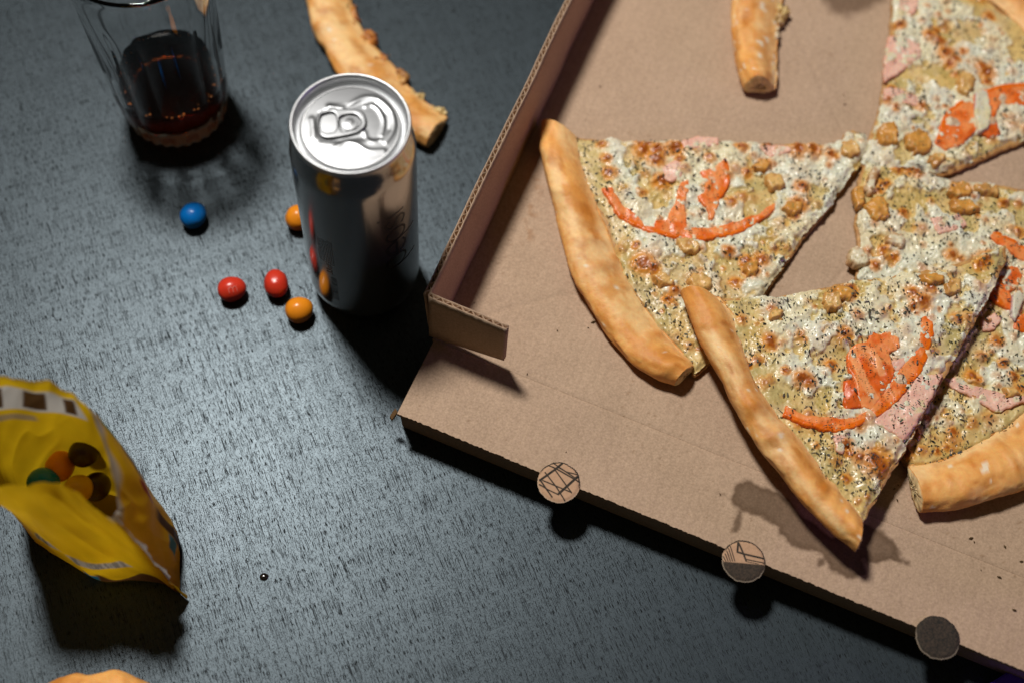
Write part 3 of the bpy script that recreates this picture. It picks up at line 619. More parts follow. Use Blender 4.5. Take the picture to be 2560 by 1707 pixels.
pizza_slice('right middle pizza slice with chicken lumps, its tip under another slice', 505, ZB + .0002,
    [(2880, 470), (2910, 560), (2920, 660), (2910, 760), (2880, 860)], [(2800, 490), (2825, 570), (2832, 660), (2825, 740), (2800, 820)],
    [(2165, 405), (2200, 395), (2262, 412), (2366, 436), (2410, 448), (2480, 452), (2560, 465), (2700, 480), (2810, 500), (2830, 660), (2805, 815), (2700, 790), (2560, 745), (2420, 720), (2300, 715), (2200, 710), (2150, 690), (2152, 620), (2145, 560), (2150, 500), (2152, 440)],
    [(2247, 415, 14), (2292, 424, 17), (2275, 420, 14), (2511, 504, 12), (2381, 638, 16), (2457, 643, 16), (2475, 638, 14), (2440, 650, 13), (2212, 620, 11), (2238, 638, 12), (2551, 576, 14), (2405, 462, 20), (2215, 455, 14), (2262, 525, 12), (2190, 660, 13), (2200, 470, 10), (2360, 690, 16)],
    [(2408, 470, 30, 17, 5, 1), (2413, 512, 36, 18, 12, 1), (2198, 522, 30, 28, 40, 1), (2150, 488, 18, 26, 10, 1), (2150, 642, 26, 22, 10, 2), (2470, 470, 28, 12, 5, 0), (2240, 600, 26, 18, 0, 2), (2182, 445, 14, 30, 15, 2), (2340, 690, 50, 14, 3, 1)],
    [(zD([(1340, 110), (1370, 60), (1440, 60), (1560, 120), (1640, 175), (1760, 260), (1800, 380), (1760, 440), (1680, 330), (1590, 280), (1480, 200), (1390, 155)]), zD([(1400, 50), (1560, 120), (1700, 210), (1800, 360)]), None)],
    [([(2330, 540), (2400, 530), (2420, 560), (2350, 580)], None)],
    2000, (2500, 600), .42, nrand=45)
pizza_slice('lower right pizza slice lying half under the one beside it', 606, ZB,
    [(2302, 1282), (2380, 1276), (2470, 1258), (2560, 1228), (2660, 1180), (2750, 1110), (2820, 1030)], [(2280, 1160), (2350, 1150), (2440, 1115), (2530, 1060), (2600, 1000), (2660, 930), (2700, 860)],
    [(2545, 575), (2640, 700), (2710, 860), (2640, 965), (2560, 1050), (2440, 1125), (2350, 1160), (2283, 1165), (2262, 1130), (2255, 1090), (2300, 1000), (2400, 830), (2470, 690), (2515, 600)],
    [(2292, 1080, 12), (2387, 1075, 12), (2269, 1127, 14), (2349, 1122, 9), (2495, 849, 14), (2434, 934, 15), (2445, 945, 10), (2510, 905, 12), (2540, 935, 12), (2320, 1040, 9)],
    [(2530, 980, 20, 14, 20, 0)],
    [(zD([(1450, 400), (1500, 360), (1590, 370), (1640, 450), (1600, 540), (1520, 600), (1540, 700), (1530, 750), (1440, 720), (1350, 640), (1340, 580), (1430, 500)]), zD([(1450, 400), (1430, 500), (1340, 580), (1440, 720)]), zD([(1480, 400), (1590, 390), (1620, 460), (1560, 540), (1480, 560), (1450, 500)])),
     (zD([(1560, 830), (1640, 790), (1760, 760), (1800, 860), (1740, 950), (1640, 950), (1560, 920)]), zD([(1640, 955), (1740, 955)]), None)],
    [(zE([(1490, 600), (1560, 588), (1640, 635), (1760, 665), (1900, 695), (2020, 700), (2000, 730), (1900, 722), (1790, 772), (1740, 757), (1640, 695), (1540, 645)]), None), (zE([(1690, 280), (1760, 250), (1800, 280), (1760, 330), (1700, 340)]), None)],
    1500, (2480, 950), .40, onions=[zD([(1530, 640), (1600, 600), (1640, 640), (1610, 740), (1560, 860), (1530, 820)])], nrand=35)
# top slice lying across its neighbours
pizza_slice('front pizza slice with large tomato wedge and ham, lying on its neighbours', 202, ZF + .0120,
    [(1697, 733), (1722, 800), (1758, 880), (1800, 955), (1830, 1020), (1880, 1105), (1945, 1185), (2005, 1262), (2070, 1325), (2136, 1382)],
    [(1796, 733), (1838, 792), (1856, 866), (1890, 948), (1940, 1020), (1988, 1074), (2024, 1122), (2074, 1186), (2124, 1240), (2160, 1292)],
    [(1770, 738), (1860, 736), (1930, 735), (2000, 726), (2060, 712), (2110, 700), (2160, 690), (2240, 682), (2340, 668), (2430, 640), (2490, 615), (2522, 605), (2522, 640), (2500, 690), (2450, 785), (2400, 872), (2330, 1000), (2260, 1130), (2200, 1232), (2158, 1305), (2090, 1240), (2000, 1130), (1930, 1050), (1870, 960), (1835, 860), (1810, 790)],
    [(2192, 1150, 30), (2205, 1165, 24), (2150, 1139, 15), (2116, 1111, 15), (2125, 1130, 10), (2009, 942, 19), (2022, 948, 17), (1967, 923, 10), (1925, 850, 17), (2113, 833, 15), (2082, 906, 13), (2310, 993, 10), (2309, 750, 20), (2283, 731, 16), (2285, 760, 11), (1858, 894, 11), (1872, 910, 9), (1802, 750, 12), (2104, 721, 19), (2125, 735, 14), (2396, 792, 13), (1929, 858, 12), (2205, 645, 10), (2330, 720, 14), (2120, 1190, 10), (2290, 640, 14), (2130, 720, 14), (1810, 780, 12), (2455, 655, 15), (2470, 645, 12)],
    [(2086, 752, 24, 22, 30, 0), (2386, 712, 26, 18, -20, 0), (1938, 783, 18, 16, 20, 0), (2335, 697, 34, 13, 5, 1), (2110, 728, 26, 18, 0, 1)],
    [(zB([(760, 670), (830, 660), (870, 780), (930, 900), (770, 920), (750, 800)]), None, zB([(740, 650), (860, 650), (940, 930), (740, 930)])),
     (zB([(790, 480), (800, 390), (880, 340), (960, 320), (1000, 230), (1090, 260), (1170, 200), (1250, 290), (1245, 390), (1150, 420), (1180, 500), (1210, 570), (1180, 680), (1080, 830), (1000, 930), (900, 900), (860, 700), (800, 560)]), None, zB([(860, 450), (930, 440), (1030, 600), (1100, 500), (1190, 540), (1190, 650), (1090, 790), (1000, 720), (930, 600)]), [(zB([(830, 400), (880, 560), (960, 720), (1050, 850)]), .0024), (zB([(900, 370), (1010, 400), (1060, 520), (1090, 600)]), .0019)]),
     (zB([(210, 980), (290, 1010), (420, 1070), (560, 1110), (700, 1130), (850, 1090), (1000, 1020), (1120, 950), (1250, 840), (1340, 720), (1440, 600), (1500, 480), (1530, 350), (1560, 240), (1550, 140), (1490, 90), (1450, 110), (1440, 250), (1410, 400), (1300, 510), (1180, 680), (1080, 810), (980, 930), (850, 1000), (700, 1000), (560, 990), (430, 980), (320, 930), (250, 895)]),
      zB([(210, 985), (420, 1072), (700, 1132), (1000, 1022), (1250, 842), (1440, 602), (1530, 352), (1560, 200)]), None)],
    [(zB([(1000, 1040), (1120, 950), (1250, 850), (1400, 650), (1450, 600), (1560, 620), (1640, 600), (1520, 850), (1400, 1050), (1290, 1200), (1130, 1090)]), None), (zB([(1160, 500), (1300, 460), (1370, 440), (1250, 580), (1200, 600)]), None), (zB([(660, 1150), (730, 1140), (780, 1200), (740, 1310), (690, 1290)]), None)],
    2900, (1980, 960), .5, nrand=45)

# leftover crusts
def crust_thing(label, outer, inner, z, hz, seed, loc, flour=0., bits=()):
    o3 = at(*loc, z); t = thing('pizza_crust', label, 'crust', (o3[0], o3[1], z), 'leftover crusts')
    crust_mesh('baked_edge', ats(outer, z + hz * .6)[:, :2], ats(inner, z + hz * 1.1)[:, :2], z, hz, t, seed, flour=flour, iw=.98)
    for k, (u, v, a, b, cc) in enumerate(bits):
        P = [(u + a * math.cos(x), v + b * math.sin(x)) for x in np.linspace(0, 6.283, 9, endpoint=False)]; Q = ats(P, z + hz)[:, :2]
        relief('cheese_remnant', lambda X, Y: polyd(X, Y, Q) + (fbm(X * 260, Y * 260, seed + k, 3) - .5) * .008, bbox(Q, .004), .0005,
               lambda X, Y, D: z + hz * .75 + .0016 * np.sqrt(np.clip(-D / .002, 0, 1)) + (fbm(X * 400, Y * 400, seed + k, 3) - .5) * .0045, lambda x, y: z + .001 + 0 * x,
               lambda X, Y, D, Z: mix(cc, cc * np.array([.6, .45, .3]), ss(.4, .65, fbm(X * 350, Y * 350, seed + 2, 3))), M['top'], t)
    return t
BR2 = np.array([.52, .20, .035]); YL = np.array([.66, .48, .20])
crust_thing('long bitten pizza crust on the table behind the can', [(745, -60), (762, 0), (785, 85), (822, 165), (870, 235), (930, 290), (990, 330), (1064, 372)],
            [(868, -60), (878, 0), (905, 70), (945, 120), (985, 165), (1025, 215), (1065, 250), (1118, 290)], 0.0006, .0062, 707, (900, 190),
            bits=[(882, 35, 14, 20, BR2), (925, 95, 18, 26, BR2), (950, 148, 24, 14, BR2), (1003, 195, 20, 22, np.array([.6, .33, .09])), (1045, 240, 20, 18, YL), (1090, 275, 26, 16, YL), (868, 0, 12, 20, YL)])
crust_thing('stub of pizza crust lying alone in the box', [(1826, -80), (1825, 0), (1825, 60), (1832, 130), (1842, 180), (1856, 222)],
            [(1962, -80), (1955, 0), (1948, 60), (1943, 120), (1944, 170), (1942, 214)], ZF + .0006, .0072, 808, (1890, 90), flour=.14,
            bits=[(1950, 25, 14, 26, YL), (1942, 80, 9, 14, np.array([.75, .62, .42]))])
crust_thing('knobbly crust end at the bottom edge near the sweets bag', [(80, 1750), (130, 1704), (185, 1686), (235, 1692), (300, 1681), (365, 1702), (440, 1750)],
            [(110, 1860), (160, 1830), (200, 1815), (260, 1815), (310, 1815), (360, 1825), (430, 1870)], 0.0006, .0085, 909, (260, 1760))

# crumbs scattered on the cardboard
rs = np.random.RandomState(3); V = []; F = []
CR = [(1483, 806, 5), (1393, 827, 2.5), (1470, 820, 2), (1318, 935, 3), (1186, 758, 2), (1500, 218, 3), (1463, 302, 2), (1735, 925, 5), (2427, 1345, 5), (2435, 1354, 3), (2512, 1366, 4), (2245, 1212, 3), (2236, 1222, 3), (2243, 1250, 4), (2498, 1442, 4), (2553, 1403, 4), (2535, 1524, 4), (2452, 1424, 2.5), (1415, 1130, 2), (1800, 1235, 3), (1642, 222, 2), (2110, 240, 3), (2112, 262, 3), (2140, 690, 5), (2137, 700, 4)]
for u, v, r in CR:
    p = at(u, v, ZF); r *= .0002; n = len(V); a = rs.rand() * 6.28; k = .5 + rs.rand()
    for dx, dy, dz in ((-1.3, 0, 0), (0, -.7, 0), (1.3, .2, 0), (.1, .7, 0), (-.2, 0, .8), (.5, .1, .7)):
        V.append((p[0] + r * (dx * math.cos(a) - dy * math.sin(a)) * k, p[1] + r * (dx * math.sin(a) + dy * math.cos(a)), ZF + .0004 + r * dz))
    F += [(n, n + 1, n + 4), (n + 1, n + 2, n + 5, n + 4), (n + 2, n + 3, n + 5), (n + 3, n, n + 4, n + 5), (n, n + 3, n + 2, n + 1)]
cr = build('crumbs', V, F, M['crumb'], smooth=False); cr['kind'] = 'stuff'; tag(cr, 'tiny herb and crust crumbs scattered on the cardboard', 'crumbs')

# ================================================================== DRINK CAN
CC = np.array([-.0474, .36306])
can = thing('drink_can', 'tall silver aluminium drink can standing beside the pizza box', 'can', (CC[0], CC[1], 0))
c3 = (CC[0], CC[1], 0)
def smooth_prof(P, n): return spline(np.array(P), n)
body = lathe('body', smooth_prof([(.0, .0085), (.008, .0075), (.016, .0045), (.0200, .0015), (.0222, .0003), (.0240, .0014), (.0262, .006), (.0280, .0105), (.0289, .016), (.029, .022)], 60).tolist() +
      [(.029, .05), (.029, .09), (.029, .124)] + smooth_prof([(.029, .1245), (.0288, .1285), (.0279, .1330), (.0268, .1368), (.0261, .1395), (.0258, .1415)], 24).tolist(), c3, M['can_body'], can, 128)
lathe('rim', smooth_prof([(.0257, .1412), (.0262, .1420), (.0269, .1426), (.0272, .1440), (.0270, .1453), (.0264, .1458), (.0257, .1455), (.0252, .1443), (.0248, .1420), (.0245, .1398), (.0239, .1386), (.0231, .1388), (.0226, .1400), (.0224, .1416), (.0219, .1424), (.0214, .1425)], 90), c3, M['can_rim'], can, 128)
ZL = .1425
def zL(P): return ats([(720 + x / 5.226, 160 + y / 5.226) for x, y in P], ZL)[:, :2]
BEADS = [(zL([(1010, 550), (1090, 530), (1180, 590), (1240, 700), (1252, 800), (1220, 930)]), .00075, .0006), (zL([(310, 720), (330, 840), (330, 960)]), .0011, .0007),
         (zL([(540, 560), (640, 580), (720, 580), (820, 530), (950, 450), (1080, 430), (1220, 480), (1340, 600), (1390, 760), (1360, 900), (1280, 1020)]), .0009, .0005),
         (zL([(620, 1090), (760, 1020), (900, 1050), (1050, 1130), (1250, 1130)]), .0009, .0006), (zL([(1000, 890), (1030, 970), (1110, 1010), (1210, 990)]), .0008, .0004), (zL([(540, 560), (700, 575)]), .0012, .0006)]
BEADS = [(spline(P, 40), w * 1.25, h * .36) for P, w, h in BEADS]
WELL = zL([(620, 560), (960, 490), (1150, 470), (1330, 640), (1340, 860), (1180, 1010), (900, 1000), (700, 1040), (420, 1010), (350, 820), (400, 640)])
def lidz(X, Y, D):
    z = ZL + .0 * X - .0003 * ss(.0012, -.0020, polyd(X, Y, WELL))
    for P, w, h in BEADS: z = z + h * np.exp(-(segd(X, Y, P) / w) ** 2)
    return z + (fbm(X * 40, Y * 40, 4, 2) - .5) * .0002 - .9 * ((X - CC[0]) ** 2 + (Y - CC[1]) ** 2)
relief('lid_panel', lambda X, Y: np.hypot(X - CC[0], Y - CC[1]) - .0217, (CC[0] - .023, CC[0] + .023, CC[1] - .023, CC[1] + .023), .0003, lidz, lambda x, y: ZL - .002 + 0 * x, lambda X, Y, D, Z: np.full(X.shape + (3,), .7), M['can_lid'], can)
TO = spline(zL([(392, 680), (450, 622), (600, 602), (780, 600), (900, 604), (990, 650), (1030, 740), (1020, 830), (960, 885), (880, 925), (700, 965), (520, 985), (440, 960), (400, 900), (385, 780)]), 60, True)
TH1 = spline(zL([(432, 690), (500, 655), (590, 650), (625, 700), (640, 800), (620, 885), (520, 915), (440, 890), (415, 800)]), 40, True)
TH2 = spline(zL([(680, 715), (850, 670), (935, 725), (948, 790), (900, 855), (800, 880), (705, 885)]), 40, True)
tsdf = lambda X, Y: np.maximum(polyd(X, Y, TO), np.maximum(-polyd(X, Y, TH1), -polyd(X, Y, TH2)))
relief('pull_tab', tsdf, bbox(TO), .0002, lambda X, Y, D: ZL + .0005 + .0005 * np.sqrt(np.clip(1 - (1 - np.clip(-D / .0009, 0, 1)) ** 2, 0, 1)), lambda x, y: ZL + .0002 + 0 * x, lambda X, Y, D, Z: np.full(X.shape + (3,), .7), M['can_lid'], can)
rv = zL([(800, 775)])[0]
lathe('rivet', smooth_prof([(.0042, -.0010), (.0040, .0001), (.0032, .0002), (.0018, .0003), (.0010, .0004), (.0, .0004)], 24), (rv[0], rv[1], ZL), M['can_lid'], can, 40)
def wrap_strokes(name, strokes, width, parent, phi0, z0, mt, up=True):
    """flat ink strokes laid round the can; stroke x runs up the can, y runs to the left around it"""
    V = []; F = []; R = .02904
    for st in strokes:
        P = spline(st, max(8, len(st) * 7)) if len(st) > 2 else np.array([np.array(st[0]) + (np.array(st[1]) - st[0]) * q for q in np.linspace(0, 1, 8)])
        T = np.gradient(P, axis=0); T /= np.linalg.norm(T, axis=1)[:, None] + 1e-12; Nn = np.stack([-T[:, 1], T[:, 0]], 1) * width / 2
        n = len(V)
        for p, q in zip(P + Nn, P - Nn):
            for g in (p, q):
                ph = phi0 - g[1] / R; V.append((CC[0] + R * math.cos(ph), CC[1] + R * math.sin(ph), z0 + g[0]))
        F += [(n + 2 * k, n + 2 * k + 1, n + 2 * k + 3, n + 2 * k + 2) for k in range(len(P) - 1)]
    return build(name, V, F, mt, parent)
# lettering: letters read up the can
def ring_(cx, cy, rx, ry, a0=0, a1=360, n=14):
    return [(cx + rx * math.cos(math.radians(a)), cy + ry * math.sin(math.radians(a))) for a in np.linspace(a0, a1, n)]
u = .0108
word = []
def addp(x): word.extend([ring_(x + u * .5, u * .5, u * .50, u * .52, 180, 540), [(x + .0002, u * .62), (x, u * .2), (x - .0002, -u * .75)]])
addp(0)
word.append([(x_ + 1.15 * u, y_) for x_, y_ in [(.02 * u, .5 * u), (.98 * u, .52 * u), (.9 * u, .9 * u), (.5 * u, 1.02 * u), (.08 * u, .8 * u), (0, .45 * u), (.12 * u, .12 * u), (.5 * u, -.02 * u), (.92 * u, .15 * u)]])
addp(2.3 * u)
word.append([(x_ + 3.42 * u, y_) for x_, y_ in [(.72 * u, .85 * u), (.4 * u, 1.02 * u), (.1 * u, .8 * u), (.3 * u, .55 * u), (.62 * u, .42 * u), (.75 * u, .18 * u), (.4 * u, -.02 * u), (.03 * u, .15 * u)]])
word += [[(4.5 * u, 0), (4.5 * u, .98 * u)], [(4.5 * u, 1.28 * u), (4.5 * u, 1.42 * u)]]
wp = wrap_strokes('printed_word', word, .0013, can, math.radians(-37), .0550, M['print_black'])
wp['label'] = 'thin black word pepsi running up the can'
tiny = []
rr = np.random.RandomState(12)
for k in range(9):
    y0 = .001 * k; x = 0
    while x < .023 - .0003 * k:
        l = .0008 + .0022 * rr.rand(); tiny.append([(x, y0), (x + l, y0)]); x += l + .0007
wrap_strokes('small_print', tiny, .0004, can, math.radians(-113), .0615, M['print_black'])
three = lambda x: [(x + .0002, .0028), (x + .0014, .0031), (x + .0018, .0023), (x + .0009, .0017), (x + .0019, .0010), (x + .0013, 0), (x, .0004)]
cl = [three(0), three(.0026), [(.0074, .0016), (.0065, .0020), (.0058, .0011), (.0064, .0001), (.0074, .0004)], [(.0084, .0030), (.0084, .0)]]
wrap_strokes('volume_print', cl, .0006, can, math.radians(-116), .0515, M['print_black'])
code = [[(x, 0), (x, .0032)] for x in np.cumsum(.0006 + .0010 * rr.rand(20))]
wrap_strokes('bar_print', code, .0004, can, math.radians(-112), .0240, M['print_black'])

# ================================================================== GLASS OF COLA
GC = np.array([-.1583, .4697])
gl = thing('drinking_glass', 'ribbed clear tumbler with a little cola left in it', 'glass', (GC[0], GC[1], 0))
out = smooth_prof([(.0, .0004), (.020, .0004), (.0248, .0006), (.0262, .0025), (.0272, .008), (.0286, .02), (.0298, .035), (.0310, .06), (.0322, .09), (.0333, .115), (.0342, .1325)], 90)
inn_ = smooth_prof([(.0345, .1345), (.0340, .1352), (.0334, .1345), (.0324, .125), (.0312, .10), (.0300, .075), (.0288, .055), (.0279, .035), (.0270, .022), (.0256, .0165), (.021, .0135), (.010, .0128), (.0, .0126)], 90)
out[:, 0] *= 1.07; inn_[:, 0] *= 1.07
prof = np.vstack([out, inn_])
def flute(r, z, th):
    k = ss(.004, .012, z) * (1 - ss(.085, .11, z)) * ss(.024, .026, r)
    base = ss(.012, .001, z) * ss(.022, .025, r)
    return r - k * .0014 * (1 - np.abs(np.cos(th * 7))) * 1.0 - base * .0012 * (.5 + .5 * np.cos(th * 28))
tum = lathe('tumbler', prof, (GC[0], GC[1], 0), M['glass'], gl, 168, flute)
tum.cycles.is_caustics_caster = True; tb.cycles.is_caustics_receiver = True
lv = .0325
cola = thing('cola', 'dark brown cola in the bottom of the tumbler', 'drink', (GC[0], GC[1], .009))
cin = [(r + .0002, z) for r, z in inn_[::-1] if z < lv]; rl = cin[-1][0]
lathe('liquid', np.array([(0, .0124)] + [(r, z - .0001) for r, z in cin[1:]] + [(rl + .0002, lv + .0010), (rl - .0004, lv + .0005), (rl - .0016, lv), (rl * .5, lv - .0001), (0, lv - .0001)]), (GC[0], GC[1], 0), M['cola'], cola, 96)
bub = []
rb = np.random.RandomState(5)
V = []; F = []
for k in range(46):
    a = rb.rand() * 6.283; q = rl - .0012 - .003 * rb.rand() ** 2; r = .0003 + .0005 * rb.rand(); cx, cy, cz = GC[0] + q * math.cos(a), GC[1] + q * math.sin(a), lv + .0001; n = len(V)
    for i in range(4):
        for j in range(8): V.append((cx + r * math.cos(i * .5) * math.cos(j * .785), cy + r * math.cos(i * .5) * math.sin(j * .785), cz + r * math.sin(i * .5)))
    F += [(n + i * 8 + j, n + i * 8 + (j + 1) % 8, n + i * 8 + 8 + (j + 1) % 8, n + i * 8 + 8 + j) for i in range(3) for j in range(8)] + [tuple(n + 24 + j for j in range(8))]
bo = build('foam_bubbles', V, F, M['bubble'], cola); bo['kind'] = 'stuff'

# ================================================================== CANDIES
def candy(cu, cv, ax, ay, az, rot, colr, label, z=None, letter=False, seed=1, group='coated sweets on the table', tip=0):
    z = az if z is None else z
    c = at(cu, cv, z); nt_, nph = 40, 56
    th = np.linspace(0, np.pi, nt_); ph = np.linspace(0, 2 * np.pi, nph, endpoint=False); T, P = np.meshgrid(th, ph, indexing='ij')
    x, y, zz = np.sin(T) * np.cos(P), np.sin(T) * np.sin(P), np.cos(T)
    k = 1 + .035 * (fbm(x * 1.5 + 5 + zz, y * 1.5 + 9 - zz, seed, 2) - .5) * 2
    egg = 1 - tip * x
    V = np.stack([x * ax * k, y * ay * k * egg, zz * az * k * egg], -1).reshape(-1, 3)
    V[:, 2] -= V[:, 2].min() + az * (1 if True else 0) if False else 0
    R = Matrix.Rotation(math.radians(rot), 3, 'Z'); V = V @ np.array(R).T
    mn = V[:, 2].min(); off = np.array([c[0], c[1], (z - az) - mn])
    o = build('candy', V + off, gridf(nt_, nph, False, True)[:, ::-1], M['candy_' + colr], None, None, (c[0], c[1], z - az))
    tag(o, label, 'candy', group)
    if letter:
        d = np.array(at(591, 716, z) - c); d = np.array([.22, -.50, .84]); d /= np.linalg.norm(d)
        e1 = np.array([1., 0, 0]) - d[0] * d; e1 /= np.linalg.norm(e1); e2 = np.cross(d, e1)
        al = math.radians(14); e1, e2 = e1 * math.cos(al) + e2 * math.sin(al), -e1 * math.sin(al) + e2 * math.cos(al)
        st = [[(-.0022, -.0016), (-.0022, .0014)], [(-.0022, .0008), (-.0012, .0016), (-.0003, .0012), (0, .0004), (0, -.0016)], [(0, .0006), (.0010, .0016), (.0019, .0012), (.0022, .0004), (.0022, -.0016)]]
        VV = []; FF = []; Rm = np.array(R)
        for s_ in st:
            Pp = spline(s_, 14) if len(s_) > 2 else np.array([np.array(s_[0]) + (np.array(s_[1]) - s_[0]) * q for q in np.linspace(0, 1, 8)])
            Tt = np.gradient(Pp, axis=0); Tt /= np.linalg.norm(Tt, axis=1)[:, None]; Nn = np.stack([-Tt[:, 1], Tt[:, 0]], 1) * .0002; n = len(VV)
            for p, q in zip(Pp + Nn, Pp - Nn):
                for g in (p, q):
                    dv = d * .0065 + e1 * g[0] + e2 * g[1]; dv /= np.linalg.norm(dv); lo = Rm.T @ dv
                    kk = 1 + .035 * (fbm(np.array([lo[0] * 1.5 + 5 + lo[2]]), np.array([lo[1] * 1.5 + 9 - lo[2]]), seed, 2)[0] - .5) * 2
                    # intersect the ray with the scaled ellipsoid
                    t_ = 1 / math.sqrt((lo[0] / ax) ** 2 + (lo[1] / ay) ** 2 + (lo[2] / az) ** 2)
                    for _ in range(6):
                        ux = lo[0] * t_ / ax; eg = 1 - tip * ux; t_ = 1 / math.sqrt((lo[0] / ax) ** 2 + (lo[1] / (ay * eg)) ** 2 + (lo[2] / (az * eg)) ** 2)
                    VV.append(off + dv * (t_ * 1.006 + .00012))
            FF += [(n + 2 * j, n + 2 * j + 1, n + 2 * j + 3, n + 2 * j + 2) for j in range(len(Pp) - 1)]
        build('printed_letter', VV, FF, M['candy_letter'], o)
    return o
candy(483.5, 539, .0076, .0068, .0066, 60, 'blue', 'blue sugar-coated sweet on the table below the glass', seed=11, tip=.06)
candy(580, 723, .0076, .0066, .0063, 15, 'red', 'red sugar-coated sweet with a faint letter m, left of the other red one', letter=True, seed=12, tip=.08)
candy(690, 709, .0078, .0064, .0064, 100, 'red', 'plain red sugar-coated sweet between the lettered one and the can', seed=13, tip=.05)
candy(748, 775, .0074, .0070, .0066, 20, 'orange', 'orange sugar-coated sweet near the foot of the can', seed=14, tip=.05)
candy(745, 545, .0072, .0068, .0065, 70, 'orange', 'orange sugar-coated sweet half hidden behind the can', seed=15)

# ================================================================== SWEETS BAG
BASE = [(105, 1362), (180, 1412), (255, 1452), (335, 1450), (405, 1458), (446, 1478), (449, 1425), (445, 1350), (405, 1292), (320, 1250), (220, 1225), (110, 1215), (50, 1240), (60, 1305)]
RIM = [(-50, 1205, .105), (40, 1212, .106), (130, 1211, .106), (195, 1236, .102), (240, 1272, .096), (286, 1290, .089), (292, 1222, .094), (266, 1125, .102), (225, 1015, .110), (170, 968, .114), (80, 944, .116), (-20, 934, .116), (-90, 960, .115), (-95, 1080, .110)]
B3 = np.array([at(u_, v_, 0.0006) for u_, v_ in BASE]); R3 = np.array([at(u_, v_, z_) for u_, v_, z_ in RIM])
NS, NT = 14 * 26, 150
def ringspl(P):
    P = np.vstack([P[-1], P, P[0], P[1]]); o_ = []
    for k in range(1, 15):
        t_ = np.linspace(0, 1, 26, endpoint=False)[:, None]; a, b, c, d = P[k - 1], P[k], P[k + 1], P[k + 2]
        o_.append(.5 * (2 * b + (c - a) * t_ + (2 * a - 5 * b + 4 * c - d) * t_ ** 2 + (3 * b - a - 3 * c + d) * t_ ** 3))
    return np.vstack(o_)
b_, r_ = ringspl(B3), ringspl(R3); tt = np.linspace(0, 1, NT)
Vb = b_[:, None] * (1 - tt[None, :, None]) + r_[:, None] * tt[None, :, None]
cen = Vb.mean(0); dirn = Vb - cen[None]; dirn[..., 2] = 0; dirn /= np.linalg.norm(dirn, axis=-1)[..., None] + 1e-9
sI = (np.arange(NS) / 26.)[:, None] * np.ones(NT); tI = np.ones((NS, 1)) * tt[None]
side = np.exp(-((sI - 7) / 1.6) ** 2); frontm = np.exp(-((sI - 2.3) / 1.6) ** 2)
bulge = .0040 * np.sin(np.pi * np.clip(tI * 1.05, 0, 1)) * side + .0035 * np.sin(np.pi * tI) * frontm + .003 * np.sin(np.pi * tI) * np.exp(-((sI - 10) / 1.5) ** 2)
cr_ = (fbm(sI * .7 + 3, tI * 2.5, 91, 2) - .5) * .005 + np.abs(fbm(sI * .9, tI * 4 + sI, 93, 2) - .5) * -.0035
pinch = -.004 * np.exp(-((sI - 5.0) / .25) ** 2) * 0
Vb = Vb + dirn * (bulge + cr_ * ss(0, .08, tI) + pinch)[..., None]
Vb[..., 2] += (fbm(sI * 2.5, tI * 0, 95, 3) - .5) * .006 * ss(.85, 1, tI)
Vb[..., 2] = np.maximum(Vb[..., 2], .0006)
YEL = np.array([.90, .575, .012]); C = np.broadcast_to(YEL, sI.shape + (3,)) * (.9 + .2 * fbm(sI * 2, tI * 8, 96, 3))[..., None]
SIL, DBR, WH_ = np.array([.50, .47, .43]), np.array([.07, .035, .015]), np.array([.72, .70, .66])
def band(x, a, b, e=.01): return ss(a - e, a + e, x) * ss(b + e, b - e, x)
strip = band(sI, .2, 3.15 - (tI - .24) * 4, .05) * band(tI, .20, .285, .006)
bars = ss(.45, .6, vn(sI * 22 + tI * 14, tI * 0, 97)); C = mix(C, mix(SIL, SIL * .55, bars), strip)
C = mix(C, DBR * 2.2, band(sI, 1.9, 5.0, .1) * ss(.075, .055, tI + .035 * np.sin(sI * 3.1)))
C = mix(C, np.array([.04, .22, .42]), band(sI, 1.45, 1.95, .05) * ss(.06, .04, tI)); C = mix(C, np.array([.08, .30, .55]), band(sI, 6.2, 6.6, .05) * band(tI, .12, .26, .02))
C = mix(C, DBR * 1.6, band(sI, 6.62, 6.95, .04) * ss(.5, .35, tI))
# right face: dark oval sweet with a white m, green and red patches
ov = ((sI - 7.55) / .42) ** 2 + ((tI - .66) / .11) ** 2; C = mix(C, DBR, ss(1.08, .95, ov)); C = mix(C, np.array([.35, .24, .2]), ss(1, .85, ov) * band(tI, .55, .60, .01) * .8)
C = mix(C, np.array([.0, .22, .09]), ss(1.1, .95, ((sI - 7.98) / .30) ** 2 + ((tI - .72) / .16) ** 2)); C = mix(C, np.array([.45, .06, .01]), ss(1.1, .9, ((sI - 6.95) / .14) ** 2 + ((tI - .60) / .12) ** 2))
for (a0, b0, a1, b1) in ((7.42, .62, 7.42, .70), (7.53, .62, 7.53, .70), (7.64, .62, 7.64, .70), (7.42, .70, 7.64, .70)):
    dd = np.hypot((sI - np.clip(sI, a0, a1)) * 3.6, (tI - np.clip(tI, b0, b1)) * 14); C = mix(C, WH_, ss(.14, .08, dd))
# back wall: white band with big brown letter strokes seen from inside
lb = band(tI, .70, .90, .008) * band(sI, 9.05, 12.6, .04); wave = .02 * np.sin(sI * 4)
C = mix(C, WH_, lb); let = np.zeros(sI.shape)
for a0, a1 in ((9.2, 9.5), (9.95, 10.5), (11.0, 11.25), (11.55, 11.8), (12.1, 12.3)): let = np.maximum(let, band(sI + (tI - .8) * 1.2, a0, a1, .03))
let = np.maximum(let, band(sI, 11.0, 12.3, .03) * ss(.03, .02, np.abs(tI - .79 - .05 * np.sin(sI * 7)))); C = mix(C, DBR * 1.3, let * band(tI, .72, .885, .006) * (lb > .5))
C = mix(C, np.array([.38, .30, .22]), band(tI, .615, .66, .012) * band(sI, 10.4, 11.9, .08) * .8)
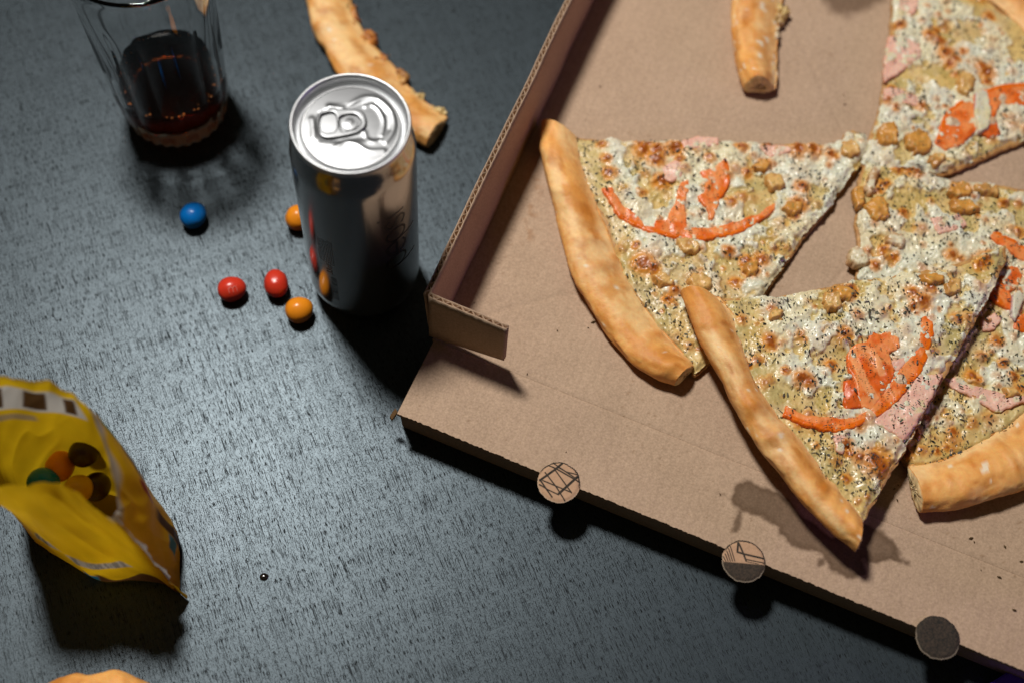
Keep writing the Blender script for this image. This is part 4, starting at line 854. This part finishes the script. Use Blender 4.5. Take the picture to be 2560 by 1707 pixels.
# silvery film along the torn right rim, its white glare painted in
C = mix(C, np.array([.62, .58, .52]), ss(.90, .96, tI + .03 * np.sin(sI * 5)) * band(sI, 4.6, 8.6, .3)); C = mix(C, np.array([.50, .30, .05]), ss(.965, .985, tI) * band(sI, 8.6, 13.5, .3) * .7)
Fb = gridf(NS, NT, True, False)
bagc = B3.mean(0)
bag = thing('sweets_bag', 'yellow printed foil bag standing open with sweets inside', 'candy bag', (bagc[0], bagc[1], 0))
fm = build('printed_film', Vb.reshape(-1, 3), Fb, M['film'], bag, C.reshape(-1, 3))
bz = Vb[:, 0].copy(); build('bag_bottom', np.vstack([bz + [0, 0, .0006], bz.mean(0) + [0, 0, .003]]), [(k, (k + 1) % NS, NS) for k in range(NS)], M['film'], bag, np.tile(YEL * .6, (NS + 1, 1)))
# crimped fin of the end seam, on the right corner
k5 = 5 * 26; ln_ = Vb[k5]; fin = []; fc = []
for k in range(NT):
    z_ = ln_[k]; wv_ = .0009 * math.sin(k * .13) + .0005 * math.sin(k * .29); w_ = .0058 + .0008 * math.sin(k * .11)
    fin += [z_, z_ + np.array([w_ * .75 + wv_, -w_ * .62 + wv_ * .5, 0])]
    c_ = np.array([.76, .73, .67]) if k > NT * .28 else YEL * np.array([.8, .7, .6]); fc += [YEL * .8 if k < NT * .28 else c_ * .8, c_]  # whitish fin edge, its glare put into the colour
fo = build('seam_fin', np.array(fin), [(2 * k, 2 * k + 1, 2 * k + 3, 2 * k + 2) for k in range(NT - 1)], M['film'], bag, np.array(fc))
g_ = 'sweets inside the bag'
candy(212, 1130, .0076, .0068, .0066, 30, 'brown', 'dark brown sweet inside the yellow bag', z=.046, seed=21, group=g_)
candy(150, 1165, .0076, .0068, .0066, 80, 'orange', 'orange sweet inside the yellow bag', z=.038, seed=22, group=g_)
candy(108, 1204, .0076, .0068, .0066, 10, 'blue', 'blue sweet inside the yellow bag at its front wall', z=.040, seed=23, group=g_)
candy(240, 1215, .0072, .0066, .0064, 50, 'brown', 'second dark sweet low in the bag by the right wall', z=.036, seed=25, group=g_)
candy(195, 1222, .0072, .0066, .0064, 50, 'yellow', 'yellow sweet inside the bag behind the front wall', z=.042, seed=24, group=g_)

# ================================================================== SMALL THINGS
p = at(660, 1441, 0)
dr = build('liquid_drop', [], [], M['drop_liquid']) if False else None
th = np.linspace(0, np.pi / 2, 10); ph = np.linspace(0, 2 * np.pi, 24, endpoint=False); T_, P_ = np.meshgrid(th, ph, indexing='ij')
V = np.stack([p[0] + .0021 * np.sin(T_) * np.cos(P_), p[1] + .0019 * np.sin(T_) * np.sin(P_), .0002 + .0011 * np.cos(T_)], -1).reshape(-1, 3)
o = build('liquid_drop', V, gridf(10, 24, False, True)[:, ::-1], M['drop_liquid'], None, None, (p[0], p[1], 0)); tag(o, 'tiny dark drop of liquid on the table between bag and box', 'drop')
Q = ats([(2452, 1722), (2533, 1669), (2690, 1700), (2640, 1830)], .006)[:, :2]
vt = thing('violet_lit_case', 'plastic case corner poking out under the box front, violet light painted in', 'case', (Q[1][0], Q[1][1], 0))
prism('case_body', Q, .0006, .0055, M['violet_lit_plastic'], vt)
Q2 = Q.mean(0) + (Q - Q.mean(0)) * .93; prism('case_lid', Q2, .0056, .0066, M['violet_lit_plastic'], vt)
